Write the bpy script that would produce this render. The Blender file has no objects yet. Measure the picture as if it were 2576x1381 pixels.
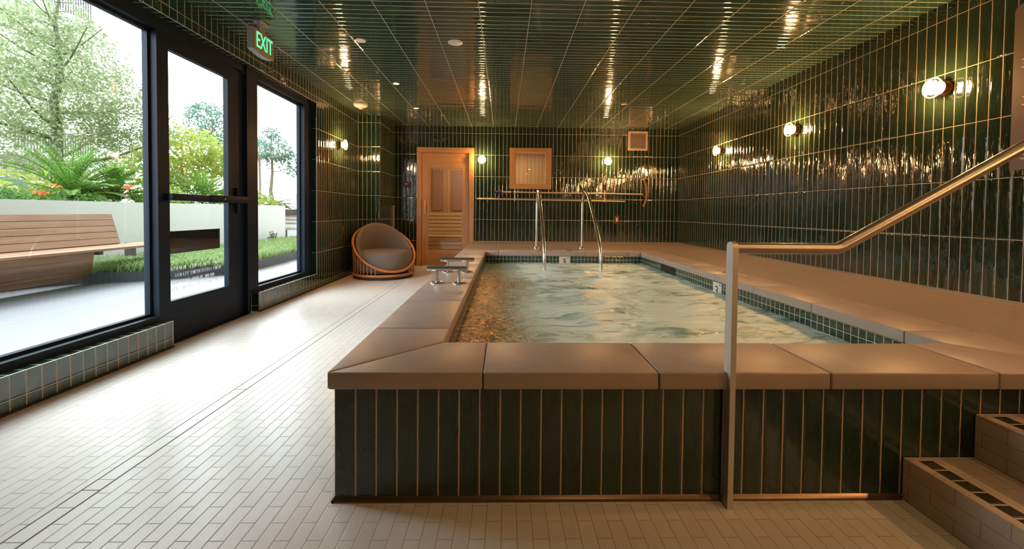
import bpy, bmesh, math, random
from mathutils import Vector, Matrix, noise
random.seed(7)
R = math.radians
scene = bpy.context.scene
COL = scene.collection
EYE = 1.055
PI = math.pi

# ------------------------------------------------------------------ materials
def new_mat(name):
    m = bpy.data.materials.new(name); m.use_nodes = True
    nt = m.node_tree; nt.nodes.clear()
    out = nt.nodes.new('ShaderNodeOutputMaterial')
    return m, nt, out

class NT:
    """tiny helper to wire math nodes"""
    def __init__(s, nt): s.nt = nt
    def n(s, t, **k):
        x = s.nt.nodes.new(t)
        for a, b in k.items(): setattr(x, a, b)
        return x
    def link(s, a, b): s.nt.links.new(a, b)
    def put(s, sock, v):
        if isinstance(v, (int, float)): sock.default_value = v
        elif isinstance(v, (tuple, list)): sock.default_value = v
        else: s.nt.links.new(v, sock)
    def m(s, op, a, b=None, c=None, clamp=False):
        x = s.n('ShaderNodeMath', operation=op); x.use_clamp = clamp
        s.put(x.inputs[0], a)
        if b is not None: s.put(x.inputs[1], b)
        if c is not None: s.put(x.inputs[2], c)
        return x.outputs[0]
    def mixf(s, f, a, b):
        return s.m('ADD', s.m('MULTIPLY', a, s.m('SUBTRACT', 1.0, f)), s.m('MULTIPLY', b, f))
    def mixc(s, f, a, b, mode='MIX'):
        x = s.n('ShaderNodeMix', data_type='RGBA', blend_type=mode)
        s.put(x.inputs[0], f); s.put(x.inputs[6], a); s.put(x.inputs[7], b)
        return x.outputs[2]
    def comb(s, x, y, z):
        c = s.n('ShaderNodeCombineXYZ'); s.put(c.inputs[0], x); s.put(c.inputs[1], y); s.put(c.inputs[2], z)
        return c.outputs[0]
    def noise(s, vec, scale, detail=2.0, rough=.5, dist=0.0):
        x = s.n('ShaderNodeTexNoise'); s.put(x.inputs['Vector'], vec)
        x.inputs['Scale'].default_value = scale; x.inputs['Detail'].default_value = detail
        x.inputs['Roughness'].default_value = rough; x.inputs['Distortion'].default_value = dist
        return x.outputs['Fac']
    def ramp(s, v, a, b, lo=0.0, hi=1.0, smooth=False):
        x = s.n('ShaderNodeMapRange'); x.clamp = True
        if smooth: x.interpolation_type = 'SMOOTHSTEP'
        s.put(x.inputs['Value'], v)
        x.inputs['From Min'].default_value = a; x.inputs['From Max'].default_value = b
        x.inputs['To Min'].default_value = lo; x.inputs['To Max'].default_value = hi
        return x.outputs['Result']
    def posnorm(s):
        g = s.n('ShaderNodeNewGeometry')
        p = s.n('ShaderNodeSeparateXYZ'); s.link(g.outputs['Position'], p.inputs[0])
        q = s.n('ShaderNodeSeparateXYZ'); s.link(g.outputs['True Normal'], q.inputs[0])
        ax = [s.m('GREATER_THAN', s.m('ABSOLUTE', q.outputs[i]), .6) for i in range(3)]
        return p.outputs[0], p.outputs[1], p.outputs[2], ax, g
    def bsdf(s, out, **k):
        b = s.n('ShaderNodeBsdfPrincipled')
        for a, v in k.items():
            s.put(b.inputs[a.replace('_', ' ')], v)
        s.link(b.outputs[0], out.inputs[0])
        return b

def c4(c): return (c[0], c[1], c[2], 1.0)

def plain(name, col, rough=.5, metal=0.0, var=.08, bump=0.0, scale=20, spec=.5, coat=0.0, stretch=(1, 1, 1)):
    m, nt, out = new_mat(name); N = NT(nt)
    tc = N.n('ShaderNodeTexCoord')
    mp = N.n('ShaderNodeMapping'); mp.inputs['Scale'].default_value = stretch
    N.link(tc.outputs['Object'], mp.inputs[0])
    f = N.noise(mp.outputs[0], scale, 4, .6)
    f2 = N.ramp(f, .3, .7, 1 - var, 1 + var)
    colr = N.mixc(1.0, c4(col), N.comb(f2, f2, f2), 'MULTIPLY')
    b = N.bsdf(out, Base_Color=colr, Roughness=rough, Metallic=metal)
    b.inputs['Specular IOR Level'].default_value = spec
    if coat: b.inputs['Coat Weight'].default_value = coat; b.inputs['Coat Roughness'].default_value = .1
    if bump:
        bp = N.n('ShaderNodeBump'); bp.inputs['Distance'].default_value = bump
        N.link(f, bp.inputs['Height']); N.link(bp.outputs[0], b.inputs['Normal'])
    return m

def wood(name, c1, c2, axis=0, board=.0, rough=.45, scale=1.0, baxis=2, boff=0.0):
    """grain runs along axis; board>0 gives dark joints every `board` along baxis"""
    m, nt, out = new_mat(name); N = NT(nt)
    X, Y, Z, ax, g = N.posnorm()
    P = [X, Y, Z]
    sc = [26 * scale] * 3; sc[axis] = 1.6 * scale
    if board:
        bi = N.m('FLOOR', N.m('DIVIDE', N.m('SUBTRACT', P[baxis], boff), board))
        wn = N.n('ShaderNodeTexWhiteNoise', noise_dimensions='1D'); N.link(bi, wn.inputs['W'])
        rnd = wn.outputs['Value']
    else:
        rnd = 0.0
    v = N.comb(N.m('MULTIPLY', X, sc[0]), N.m('MULTIPLY', Y, sc[1]), N.m('ADD', N.m('MULTIPLY', Z, sc[2]), N.m('MULTIPLY', rnd, 37.0)))
    f = N.noise(v, 1.0, 5, .65, .6)
    col = N.mixc(N.ramp(f, .3, .72), c4(c1), c4(c2))
    if board:
        col = N.mixc(N.m('MULTIPLY', rnd, .45), col, c4([q * .62 for q in c1]))
        fr = N.m('FRACT', N.m('DIVIDE', N.m('SUBTRACT', P[baxis], boff), board))
        d = N.m('MULTIPLY', N.m('MINIMUM', fr, N.m('SUBTRACT', 1.0, fr)), board)
        gap = N.ramp(d, .0015, .003, 1.0, 0.0)
        col = N.mixc(gap, col, (.03, .015, .008, 1))
    b = N.bsdf(out, Base_Color=col, Roughness=rough)
    bp = N.n('ShaderNodeBump'); bp.inputs['Distance'].default_value = .0015
    N.link(f, bp.inputs['Height']); N.link(bp.outputs[0], b.inputs['Normal'])
    return m

TW, TH = .0746, .4148
def tile_mat(name, oX=0.0, oY=0.0, oZ=.485, oV=.2003, w=TW, h=TH, g=.0050, amp=1.0, sv=5.0, ior=1.8,
             dark=(.0045, .014, .0075), light=(.012, .040, .023), grout=(.42, .34, .25), rough=.07):
    """glazed hand made tile: u across, v along; offsets per axis"""
    m, nt, out = new_mat(name); N = NT(nt)
    X, Y, Z, ax, geo = N.posnorm()
    U = N.mixf(ax[1], N.m('SUBTRACT', Y, oY), N.m('SUBTRACT', X, oX))
    V = N.mixf(ax[2], N.m('SUBTRACT', Z, oZ), N.m('SUBTRACT', X, oV))
    wob = N.m('MULTIPLY', N.m('SUBTRACT', N.noise(N.comb(U, V, 3.0), 22, 1), .5), .0022)
    a = N.m('DIVIDE', N.m('ADD', U, wob), w); b = N.m('DIVIDE', N.m('ADD', V, wob), h)
    fu, fv = N.m('FRACT', a), N.m('FRACT', b)
    du = N.m('MULTIPLY', N.m('MINIMUM', fu, N.m('SUBTRACT', 1.0, fu)), w)
    dv = N.m('MULTIPLY', N.m('MINIMUM', fv, N.m('SUBTRACT', 1.0, fv)), h)
    d = N.m('MINIMUM', du, dv)
    gm = N.ramp(d, g * .5 - .0004, g * .5 + .0004, 1.0, 0.0)
    cid = N.m('ADD', N.m('MULTIPLY', N.m('FLOOR', a), 1.37), N.m('MULTIPLY', N.m('FLOOR', b), 71.3))
    wn = N.n('ShaderNodeTexWhiteNoise', noise_dimensions='1D'); N.link(cid, wn.inputs['W'])
    rnd = wn.outputs['Value']
    sp = N.n('ShaderNodeSeparateColor'); N.link(wn.outputs['Color'], sp.inputs[0])
    cloud = N.noise(N.comb(N.m('MULTIPLY', U, 30), N.m('MULTIPLY', V, 7), N.m('MULTIPLY', rnd, 50)), 1.0, 4, .6, .8)
    f = N.m('ADD', N.m('MULTIPLY', rnd, .45), N.ramp(cloud, .32, .68, 0, .6))
    colr = N.mixc(f, c4(dark), c4(light))
    colr = N.mixc(gm, colr, c4(grout))
    b_ = N.bsdf(out, Base_Color=colr, Roughness=N.mixf(gm, rough, .75))
    b_.inputs['IOR'].default_value = ior
    wav = N.noise(N.comb(N.m('MULTIPLY', U, 24), N.m('MULTIPLY', V, sv), N.m('MULTIPLY', rnd, 80)), 1.0, 2.5, .55)
    tilt = N.m('MULTIPLY', N.m('MULTIPLY', N.m('SUBTRACT', sp.outputs[0], .5), N.m('SUBTRACT', fu, .5)), w * .05 * amp)
    tilt2 = N.m('MULTIPLY', N.m('MULTIPLY', N.m('SUBTRACT', sp.outputs[1], .5), N.m('SUBTRACT', fv, .5)), h * .02 * amp)
    pil = N.m('MULTIPLY', N.ramp(d, g * .4, g * .5 + .010, 0, 1, True), .0013)
    hgt = N.m('ADD', N.m('ADD', N.m('MULTIPLY', wav, .0026 * amp), N.m('ADD', tilt, tilt2)), pil)
    bp = N.n('ShaderNodeBump'); bp.inputs['Distance'].default_value = 1.0; bp.inputs['Strength'].default_value = 1.0
    N.link(hgt, bp.inputs['Height']); N.link(bp.outputs[0], b_.inputs['Normal'])
    return m

PW, PL = .0517, .1545
def plank_mat(name, c1, c2, grout, rough=.33, w=PW, l=PL, g=.0022, oX=-.931, oY=1.315):
    """wood look porcelain strips in half bond. floors: strips run along Y. risers: along the step"""
    m, nt, out = new_mat(name); N = NT(nt)
    X, Y, Z, ax, geo = N.posnorm()
    U = N.mixf(ax[2], Z, N.m('SUBTRACT', X, oX))
    V = N.mixf(ax[1], N.m('SUBTRACT', Y, oY), X)
    a = N.m('DIVIDE', U, w); row = N.m('FLOOR', a)
    half = N.m('MULTIPLY', N.m('FRACT', N.m('MULTIPLY', row, .5)), 1.0)
    b = N.m('ADD', N.m('DIVIDE', V, l), half)
    fu, fv = N.m('FRACT', a), N.m('FRACT', b)
    du = N.m('MULTIPLY', N.m('MINIMUM', fu, N.m('SUBTRACT', 1.0, fu)), w)
    dv = N.m('MULTIPLY', N.m('MINIMUM', fv, N.m('SUBTRACT', 1.0, fv)), l)
    d = N.m('MINIMUM', du, dv)
    gm = N.ramp(d, g * .5 - .0003, g * .5 + .0005, 1.0, 0.0)
    cid = N.m('ADD', N.m('MULTIPLY', row, 3.17), N.m('MULTIPLY', N.m('FLOOR', b), 91.7))
    wn = N.n('ShaderNodeTexWhiteNoise', noise_dimensions='1D'); N.link(cid, wn.inputs['W'])
    rnd = wn.outputs['Value']
    gr = N.noise(N.comb(N.m('MULTIPLY', U, 120), N.m('MULTIPLY', V, 7), N.m('MULTIPLY', rnd, 60)), 1.0, 4, .6, .5)
    f = N.m('ADD', N.m('MULTIPLY', rnd, .55), N.ramp(gr, .3, .7, 0, .45))
    colr = N.mixc(f, c4(c1), c4(c2))
    colr = N.mixc(gm, colr, c4(grout))
    b_ = N.bsdf(out, Base_Color=colr, Roughness=N.mixf(gm, rough, .8))
    hgt = N.m('ADD', N.m('MULTIPLY', N.ramp(d, g * .4, g * .5 + .002, 0, 1, True), .0006), N.m('MULTIPLY', gr, .0001))
    bp = N.n('ShaderNodeBump'); bp.inputs['Distance'].default_value = 1.0
    N.link(hgt, bp.inputs['Height']); N.link(bp.outputs[0], b_.inputs['Normal'])
    return m

def glass_mat(name, tint=(1, 1, 1), rough=0.0, refl=1.0):
    m, nt, out = new_mat(name); N = NT(nt)
    fr = N.n('ShaderNodeFresnel'); geo = N.n('ShaderNodeNewGeometry')
    N.put(fr.inputs[0], N.mixf(geo.outputs['Backfacing'], 1.5, 1 / 1.5))
    t = N.n('ShaderNodeBsdfTransparent'); t.inputs[0].default_value = c4(tint)
    g = N.n('ShaderNodeBsdfGlossy'); g.inputs['Roughness'].default_value = rough
    mx = N.n('ShaderNodeMixShader')
    N.put(mx.inputs[0], N.m('MULTIPLY', fr.outputs[0], refl)); N.link(t.outputs[0], mx.inputs[1]); N.link(g.outputs[0], mx.inputs[2])
    N.link(mx.outputs[0], out.inputs[0])
    return m

def emit(name, col, s):
    m, nt, out = new_mat(name); N = NT(nt)
    e = N.n('ShaderNodeEmission'); e.inputs[0].default_value = c4(col); e.inputs[1].default_value = s
    N.link(e.outputs[0], out.inputs[0]); return m

def leaf_mat(name, c1, c2, trans=.5):
    m, nt, out = new_mat(name); N = NT(nt)
    tc = N.n('ShaderNodeTexCoord')
    f = N.noise(tc.outputs['Object'], 7, 3, .7)
    g = N.n('ShaderNodeNewGeometry')
    ff = N.m('ADD', N.m('MULTIPLY', g.outputs['Random Per Island'], .6), N.ramp(f, .3, .7, 0, .4))
    col = N.mixc(ff, c4(c1), c4(c2))
    d = N.n('ShaderNodeBsdfPrincipled'); N.link(col, d.inputs['Base Color']); d.inputs['Roughness'].default_value = .5
    t = N.n('ShaderNodeBsdfTranslucent'); N.link(col, t.inputs[0])
    mx = N.n('ShaderNodeMixShader'); mx.inputs[0].default_value = trans
    N.link(d.outputs[0], mx.inputs[1]); N.link(t.outputs[0], mx.inputs[2]); N.link(mx.outputs[0], out.inputs[0])
    return m

def water_mat():
    m, nt, out = new_mat('churning_spa_water'); N = NT(nt)
    X, Y, Z, ax, geo = N.posnorm()
    v = N.comb(N.m('MULTIPLY', X, 1.6), N.m('MULTIPLY', Y, 3.6), 0.0)
    warp = N.noise(v, 1.3, 2, .5)
    v2 = N.comb(N.m('ADD', N.m('MULTIPLY', X, 2.2), N.m('MULTIPLY', warp, 2.4)), N.m('ADD', N.m('MULTIPLY', Y, 5.2), N.m('MULTIPLY', warp, 3.2)), 4.0)
    foam = N.noise(v2, 1.2, 6, .6, .7)
    jets = N.noise(N.comb(X, Y, 9.0), 1.1, 2, .5)
    # calmer, clearer water along the left wall
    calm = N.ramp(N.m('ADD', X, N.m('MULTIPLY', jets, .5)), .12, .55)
    ff = N.m('MULTIPLY', N.ramp(N.m('ADD', foam, N.m('MULTIPLY', jets, .35)), .46, .71), calm)
    col = N.mixc(ff, (.13, .27, .21, 1), (.64, .82, .76, 1))
    # calm left water: tan seat colour with golden caustics painted in
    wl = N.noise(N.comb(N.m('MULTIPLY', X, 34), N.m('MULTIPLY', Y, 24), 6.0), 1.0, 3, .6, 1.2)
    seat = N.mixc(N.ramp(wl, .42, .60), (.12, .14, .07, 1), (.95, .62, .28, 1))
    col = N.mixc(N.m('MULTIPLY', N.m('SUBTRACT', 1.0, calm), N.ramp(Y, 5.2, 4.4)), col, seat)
    b = N.bsdf(out, Base_Color=col, Roughness=N.mixf(ff, .08, .38))
    b.inputs['IOR'].default_value = 1.33
    rip = N.noise(N.comb(N.m('MULTIPLY', X, 30), N.m('MULTIPLY', Y, 24), 1.0), 1.0, 2, .5, .5)
    soft = N.noise(N.comb(N.m('MULTIPLY', X, 5), N.m('MULTIPLY', Y, 16), 2.0), 1.0, 4, .6, .6)
    h = N.m('ADD', N.m('MULTIPLY', rip, N.mixf(calm, .010, .003)), N.m('MULTIPLY', soft, .012))
    bp = N.n('ShaderNodeBump'); bp.inputs['Distance'].default_value = 1.0
    N.link(h, bp.inputs['Height']); N.link(bp.outputs[0], b.inputs['Normal'])
    return m

M = {}
M['tile_left'] = tile_mat('green_tile_left', oX=-2.506, oY=3.194, dark=(.006, .022, .014), light=(.014, .056, .037))  # left wall and pier tiles tinted teal to imitate skylight
M['tile_pier'] = tile_mat('green_tile_pier', oX=-2.506, oY=5.706, dark=(.005, .018, .011), light=(.013, .046, .029))
M['tile_right'] = tile_mat('green_tile_right', oY=2.7002, amp=1.9, dark=(.006, .013, .006), light=(.018, .038, .018))
M['tile_back'] = tile_mat('green_tile_back', oX=3.329, oY=2.7002, amp=1.3, dark=(.005, .013, .007), light=(.014, .038, .020))
M['tile_ceil'] = tile_mat('green_tile_ceiling', oY=2.7002, oV=.2003, amp=.8, sv=2.5, dark=(.013, .038, .024), light=(.040, .100, .064), grout=(.50, .45, .37), g=.0050)  # ceiling tile and grout lightened in colour to imitate daylight
M['tile_spa'] = tile_mat('green_tile_spa', oX=-.604, oY=1.495, oZ=.0135, amp=.45, rough=.12, ior=1.62,
                         dark=(.007, .019, .010), light=(.020, .046, .027), grout=(.50, .38, .26))
M['mosaic'] = tile_mat('green_mosaic', oX=-.26, oY=1.80, oZ=.375, w=.051, h=.049, g=.0035, amp=.25,
                       dark=(.006, .022, .014), light=(.016, .052, .034), grout=(.50, .47, .36))
M['tile_nose'] = tile_mat('dark_nosing', oX=10, oY=1.47, oV=9, w=.058, h=50, g=.006, amp=.3, rough=.3, dark=(.012, .018, .01), light=(.03, .036, .018), grout=(.55, .42, .29))
M['floor'] = plank_mat('porcelain_strip_floor', (.62, .58, .52), (.70, .67, .61), (.34, .30, .25), g=.0018)
M['drain_tile'] = plank_mat('drain_insert_tile', (.62, .58, .52), (.70, .67, .61), (.34, .30, .25), w=.0645, oX=-1.5665)
M['deckfloor'] = plank_mat('porcelain_strip_deck', (.28, .22, .165), (.33, .265, .20), (.235, .185, .135), g=.0016)
M['stepfloor'] = plank_mat('porcelain_strip_steps', (.50, .41, .32), (.58, .48, .38), (.30, .23, .17), g=.0016)
M['coping'] = plain('taupe_concrete_coping', (.36, .285, .235), rough=.42, var=.07, bump=.0006, scale=9)
M['grout'] = plain('sand_grout', (.40, .31, .23), rough=.9)
M['joint'] = plain('dark_joint', (.10, .085, .075), rough=.8)
M['black'] = plain('black_aluminium', (.006, .014, .026), rough=.5, var=.1, spec=.16)
M['blackmatte'] = plain('black_rubber', (.008, .008, .008), rough=.6)
M['bronzetrim'] = plain('bronze_cove_trim', (.24, .17, .115), rough=.3, metal=.9)
M['steel'] = plain('polished_steel', (.78, .75, .72), rough=.24, metal=1.0, var=.02)
M['brushed'] = plain('brushed_steel', (.50, .45, .39), rough=.36, metal=1.0, var=.05, scale=60, stretch=(1, 1, .05))
M['postmetal'] = plain('satin_steel_post', (.66, .63, .59), rough=.5, metal=.85, var=.05, scale=60, stretch=(1, 1, .05))
M['brass'] = plain('aged_brass', (.50, .27, .11), rough=.3, metal=1.0, var=.08)
M['glass'] = glass_mat('window_glass', (.97, .985, .98))
M['clear'] = glass_mat('lamp_glass', (1, .97, .92))
M['globe'] = emit('warm_globe', (1.0, .51, .19), 680.0)
M['rimglow'] = emit('lit_glass_rim', (1.0, .62, .28), 7.0)
M['down_added'] = emit('added_warm_downlight', (1.0, .55, .24), 420.0)  # for the out-of-view downlights added to warm the steps
M['down'] = emit('warm_downlight', (1.0, .66, .36), 14.0)
M['exitgreen'] = emit('green_exit_letters', (.09, 1.0, .36), 1.9)
M['white'] = plain('white_plastic', (.72, .69, .64), rough=.4, var=.02)
M['grey'] = plain('grey_housing', (.34, .35, .34), rough=.45, var=.03)
M['mirrorface'] = plain('bronze_sign_face', (.42, .30, .13), rough=.35, metal=.25, var=.08)
M['cedar'] = wood('cedar_frame', (.58, .32, .14), (.44, .22, .085), axis=2, rough=.42)
M['cedar_h'] = wood('cedar_rail', (.58, .32, .14), (.44, .22, .085), axis=0, rough=.42)
M['cedar_wall'] = wood('cedar_sauna_boards', (.62, .37, .18), (.50, .27, .12), axis=2, board=.085, baxis=0)
M['cedar_pale'] = wood('pale_sauna_bench', (.72, .50, .26), (.60, .38, .18), axis=0)
M['heater'] = plain('brown_heater_panel', (.36, .20, .13), rough=.6, scale=90, var=.3)
M['teak'] = wood('teak_bench', (.40, .215, .115), (.24, .12, .06), axis=1, rough=.6, scale=.8)
M['rattan'] = plain('orange_cane', (.56, .20, .055), rough=.33, var=.12, scale=12)
M['cushion'] = plain('taupe_cushion', (.19, .15, .125), rough=.85, var=.08, bump=.0006, scale=180)
M['plinth'] = plain('dark_plinth', (.05, .03, .02), rough=.6)
M['blue'] = plain('blue_grip', (.02, .03, .30), rough=.5)
M['pole'] = plain('pole_metal', (.66, .53, .43), rough=.45, metal=.45)
M['darkblue'] = plain('dark_net_hoop', (.01, .02, .04), rough=.5)
M['bristle'] = plain('brush_bristle', (.30, .17, .10), rough=.8)
M['plate'] = plain('bronze_plate', (.13, .05, .03), rough=.4, metal=.5)
M['signbrown'] = plain('taupe_sign_panel', (.16, .115, .09), rough=.55, var=.03)
M['letterwhite'] = plain('white_lettering', (.62, .58, .52), rough=.5)
M['decal'] = plain('white_decal', (.70, .72, .72), rough=.6)
M['letterblack'] = plain('black_numeral', (.01, .01, .01), rough=.5)
M['marker'] = plain('white_marker_tile', (.62, .58, .52), rough=.3, var=.03)
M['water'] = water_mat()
M['stucco'] = plain('cream_stucco', (.78, .78, .75), rough=.9, var=.03, bump=.001, scale=40)
M['stucco_far'] = plain('white_facade', (.80, .80, .79), rough=.9, var=.02)
M['edging'] = plain('charcoal_edging', (.055, .058, .065), rough=.6)
M['soil'] = plain('dark_soil', (.05, .035, .02), rough=.95, var=.4, scale=30)
M['terrace'] = plank_mat('pale_terrace_pavers', (.19, .19, .20), (.21, .21, .22), (.14, .14, .15), rough=.5, w=.60, l=1.2, g=.004, oX=-.3, oY=.4)
M['grassm'] = leaf_mat('tufted_grass', (.14, .27, .07), (.42, .52, .20))
M['leaf_grey'] = leaf_mat('grey_green_leaf', (.13, .20, .075), (.38, .44, .23), .55)
M['leaf_yel'] = leaf_mat('yellow_green_leaf', (.22, .31, .04), (.48, .53, .12), .6)
M['leaf_blue'] = leaf_mat('blue_green_leaf', (.07, .18, .13), (.22, .36, .26), .5)
M['leaf_dark'] = leaf_mat('deep_green_leaf', (.04, .12, .03), (.15, .30, .06), .4)
M['leaf_cyc'] = leaf_mat('cycad_leaf', (.07, .20, .03), (.24, .42, .07), .45)
M['petal'] = leaf_mat('orange_petal', (.75, .16, .04), (.85, .30, .10), .3)
M['bark'] = plain('mossy_bark', (.14, .15, .09), rough=.9, var=.3, scale=20)
M['bark_red'] = plain('orange_bark', (.42, .20, .09), rough=.9, var=.2, scale=20)
M['railgrey'] = plain('dark_balcony_metal', (.09, .10, .12), rough=.5)

# ------------------------------------------------------------------ mesh helpers
class MB:
    def __init__(s): s.b = bmesh.new()
    def box(s, x0, x1, y0, y1, z0, z1, bev=0.0, seg=2):
        vs = [s.b.verts.new((x, y, z)) for x in (x0, x1) for y in (y0, y1) for z in (z0, z1)]
        F = [(0, 1, 3, 2), (4, 6, 7, 5), (0, 4, 5, 1), (2, 3, 7, 6), (0, 2, 6, 4), (1, 5, 7, 3)]
        fs = [s.b.faces.new([vs[i] for i in f]) for f in F]
        if bev:
            es = list({e for f in fs for e in f.edges})
            bmesh.ops.bevel(s.b, geom=es, offset=bev, segments=seg, affect='EDGES', profile=.5)
        return s
    def prism(s, poly, z0, z1, bev=0.0, seg=2):
        lo = [s.b.verts.new((x, y, z0)) for x, y in poly]; hi = [s.b.verts.new((x, y, z1)) for x, y in poly]
        n = len(poly)
        fs = [s.b.faces.new(lo[::-1]), s.b.faces.new(hi)]
        fs += [s.b.faces.new([lo[i], lo[(i + 1) % n], hi[(i + 1) % n], hi[i]]) for i in range(n)]
        if bev:
            es = list({e for f in fs for e in f.edges})
            bmesh.ops.bevel(s.b, geom=es, offset=bev, segments=seg, affect='EDGES', profile=.5)
        return s
    def extr(s, pts, vec):
        """extrude an arbitrary 3d polygon by vec"""
        a = [s.b.verts.new(p) for p in pts]; b = [s.b.verts.new(Vector(p) + Vector(vec)) for p in pts]
        n = len(pts)
        s.b.faces.new(a[::-1]); s.b.faces.new(b)
        for i in range(n): s.b.faces.new([a[i], a[(i + 1) % n], b[(i + 1) % n], b[i]])
        return s
    def quad(s, *p):
        s.b.faces.new([s.b.verts.new(q) for q in p]); return s
    def tube(s, pts, r, seg=12, cap=True, closed=False, rr=None):
        pts = [Vector(p) for p in pts]; n = len(pts); rings = []
        up = None
        for i, p in enumerate(pts):
            if closed: t = (pts[(i + 1) % n] - pts[i - 1])
            else: t = pts[min(i + 1, n - 1)] - pts[max(i - 1, 0)]
            t.normalize()
            if up is None:
                up = Vector((0, 0, 1)) if abs(t.z) < .9 else Vector((1, 0, 0))
            u = (up - t * up.dot(t))
            if u.length < 1e-5: u = t.orthogonal()
            u.normalize(); w = t.cross(u); up = u
            q = rr[i] if rr else r
            rings.append([s.b.verts.new(p + (u * math.cos(2 * PI * k / seg) + w * math.sin(2 * PI * k / seg)) * q) for k in range(seg)])
        m = n if closed else n - 1
        for i in range(m):
            A, B = rings[i], rings[(i + 1) % n]
            for k in range(seg): s.b.faces.new([A[k], A[(k + 1) % seg], B[(k + 1) % seg], B[k]])
        if cap and not closed:
            s.b.faces.new(rings[0][::-1]); s.b.faces.new(rings[-1])
        return s
    def lathe(s, prof, o, axis='z', seg=28, sc=1.0):
        """prof: list of (radius, height) ; axis z,+x,-x,+y,-y"""
        D = {'z': (Vector((1, 0, 0)), Vector((0, 1, 0)), Vector((0, 0, 1))), '-z': (Vector((0, 1, 0)), Vector((1, 0, 0)), Vector((0, 0, -1))),
             '-x': (Vector((0, 0, 1)), Vector((0, 1, 0)), Vector((-1, 0, 0))), 'x': (Vector((0, 1, 0)), Vector((0, 0, 1)), Vector((1, 0, 0))),
             '-y': (Vector((1, 0, 0)), Vector((0, 0, 1)), Vector((0, -1, 0))), 'y': (Vector((0, 0, 1)), Vector((1, 0, 0)), Vector((0, 1, 0)))}[axis]
        o = Vector(o); rings = []
        for r, h in prof:
            if r < 1e-6: rings.append([s.b.verts.new(o + D[2] * h)])
            else: rings.append([s.b.verts.new(o + D[2] * h + (D[0] * math.cos(2 * PI * k / seg) + D[1] * math.sin(2 * PI * k / seg)) * r) for k in range(seg)])
        for A, B in zip(rings, rings[1:]):
            for k in range(seg):
                k2 = (k + 1) % seg
                if len(A) == 1 and len(B) == 1: continue
                if len(A) == 1: s.b.faces.new([A[0], B[k2], B[k]])
                elif len(B) == 1: s.b.faces.new([A[k], A[k2], B[0]])
                else: s.b.faces.new([A[k], A[k2], B[k2], B[k]])
        return s
BASE = {}
def finish(o, mesh_smooth): pass
def obj(name, mb, mat, parent=None, smooth=False):
    bm = mb.b
    bmesh.ops.recalc_face_normals(bm, faces=bm.faces) if len(bm.faces) < 40000 else None
    me = bpy.data.meshes.new(name)
    if parent is not None:
        b = BASE[parent.name]; bmesh.ops.translate(bm, verts=bm.verts, vec=-b)
    bm.to_mesh(me); bm.free()
    me.materials.append(M[mat] if isinstance(mat, str) else mat)
    if smooth:
        for p in me.polygons: p.use_smooth = True
        if smooth != 'all':
            me.set_sharp_from_angle(angle=R(40))
    o = bpy.data.objects.new(name, me); COL.objects.link(o)
    if parent is not None:
        o.parent = parent; BASE[o.name] = BASE[parent.name]
    else: BASE[o.name] = Vector((0, 0, 0))
    return o
def tag(o, label=None, cat=None, group=None, kind=None):
    if label: o['label'] = label
    if cat: o['category'] = cat
    if group: o['group'] = group
    if kind: o['kind'] = kind
    return o
def thing(name, loc, label, cat, group=None, kind=None):
    o = bpy.data.objects.new(name, None); COL.objects.link(o); o.location = loc; o.empty_display_size = .1
    BASE[o.name] = Vector(loc)
    return tag(o, label, cat, group, kind)
def struct(name, mb, mat, label=None, cat=None, smooth=False):
    return tag(obj(name, mb, mat, None, smooth), label, cat, None, 'structure')
def dup(root, loc, label, rotz=None):
    def cp(o, parent):
        c = o.copy(); COL.objects.link(c); c.parent = parent
        for ch in kids.get(o.name, []): cp(ch, c)
        return c
    kids = {}
    for o in COL.objects:
        if o.parent: kids.setdefault(o.parent.name, []).append(o)
    c = cp(root, None); c.location = loc
    if rotz is not None: c.rotation_euler = (0, 0, rotz)
    c['label'] = label; BASE[c.name] = Vector(loc)
    return c
def text_mesh(name, body, size, mat, parent, loc, rot, depth=.002, align='CENTER', sx=1.0):
    cu = bpy.data.curves.new(name, 'FONT'); cu.body = body; cu.size = size; cu.extrude = depth / 2
    cu.align_x = align; cu.align_y = 'CENTER'
    t = bpy.data.objects.new('t', cu); COL.objects.link(t)
    bpy.context.view_layer.update()
    me = bpy.data.meshes.new_from_object(t.evaluated_get(bpy.context.evaluated_depsgraph_get()))
    bpy.data.objects.remove(t); bpy.data.curves.remove(cu)
    me.name = name; me.transform(Matrix.Translation(Vector(loc) - BASE[parent.name]) @ rot.to_4x4() @ Matrix.Diagonal((sx, 1, 1, 1)))
    me.materials.clear(); me.materials.append(M[mat])
    o = bpy.data.objects.new(name, me); COL.objects.link(o); o.parent = parent; BASE[o.name] = BASE[parent.name]
    return o
FACE_PX = Matrix(((0, 0, 1), (1, 0, 0), (0, 1, 0)))    # text reads towards +Y, faces +X
FACE_NX = Matrix(((0, 0, -1), (-1, 0, 0), (0, 1, 0)))  # faces -X
FACE_NY = Matrix(((1, 0, 0), (0, 0, -1), (0, 1, 0)))   # faces -Y
FACE_UP = Matrix(((1, 0, 0), (0, 1, 0), (0, 0, 1)))

# ------------------------------------------------------------------ room shell
XL, XR, YB, ZC = -2.508, 3.377, 8.063, 2.685
YN, XN, YW = 7.206, -2.132, 5.63
YK, YK2 = 3.203, 4.301        # door opening between kerbs
YFR = -5.2                    # wall behind the camera
ZK, ZT, ZR = .200, 2.480, .015
DECK = .485
XO, YF, XI, YI, XI2, YI2, XD, YD = -.618, 1.459, -.260, 1.805, 1.983, 5.960, 2.335, 6.311
CT = .0616                    # coping thickness
WL = .328                     # water level

mb = MB().box(-2.90, 3.6, YFR - .2, 8.3, -.12, 0)
struct('floor', mb, 'floor')
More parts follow.
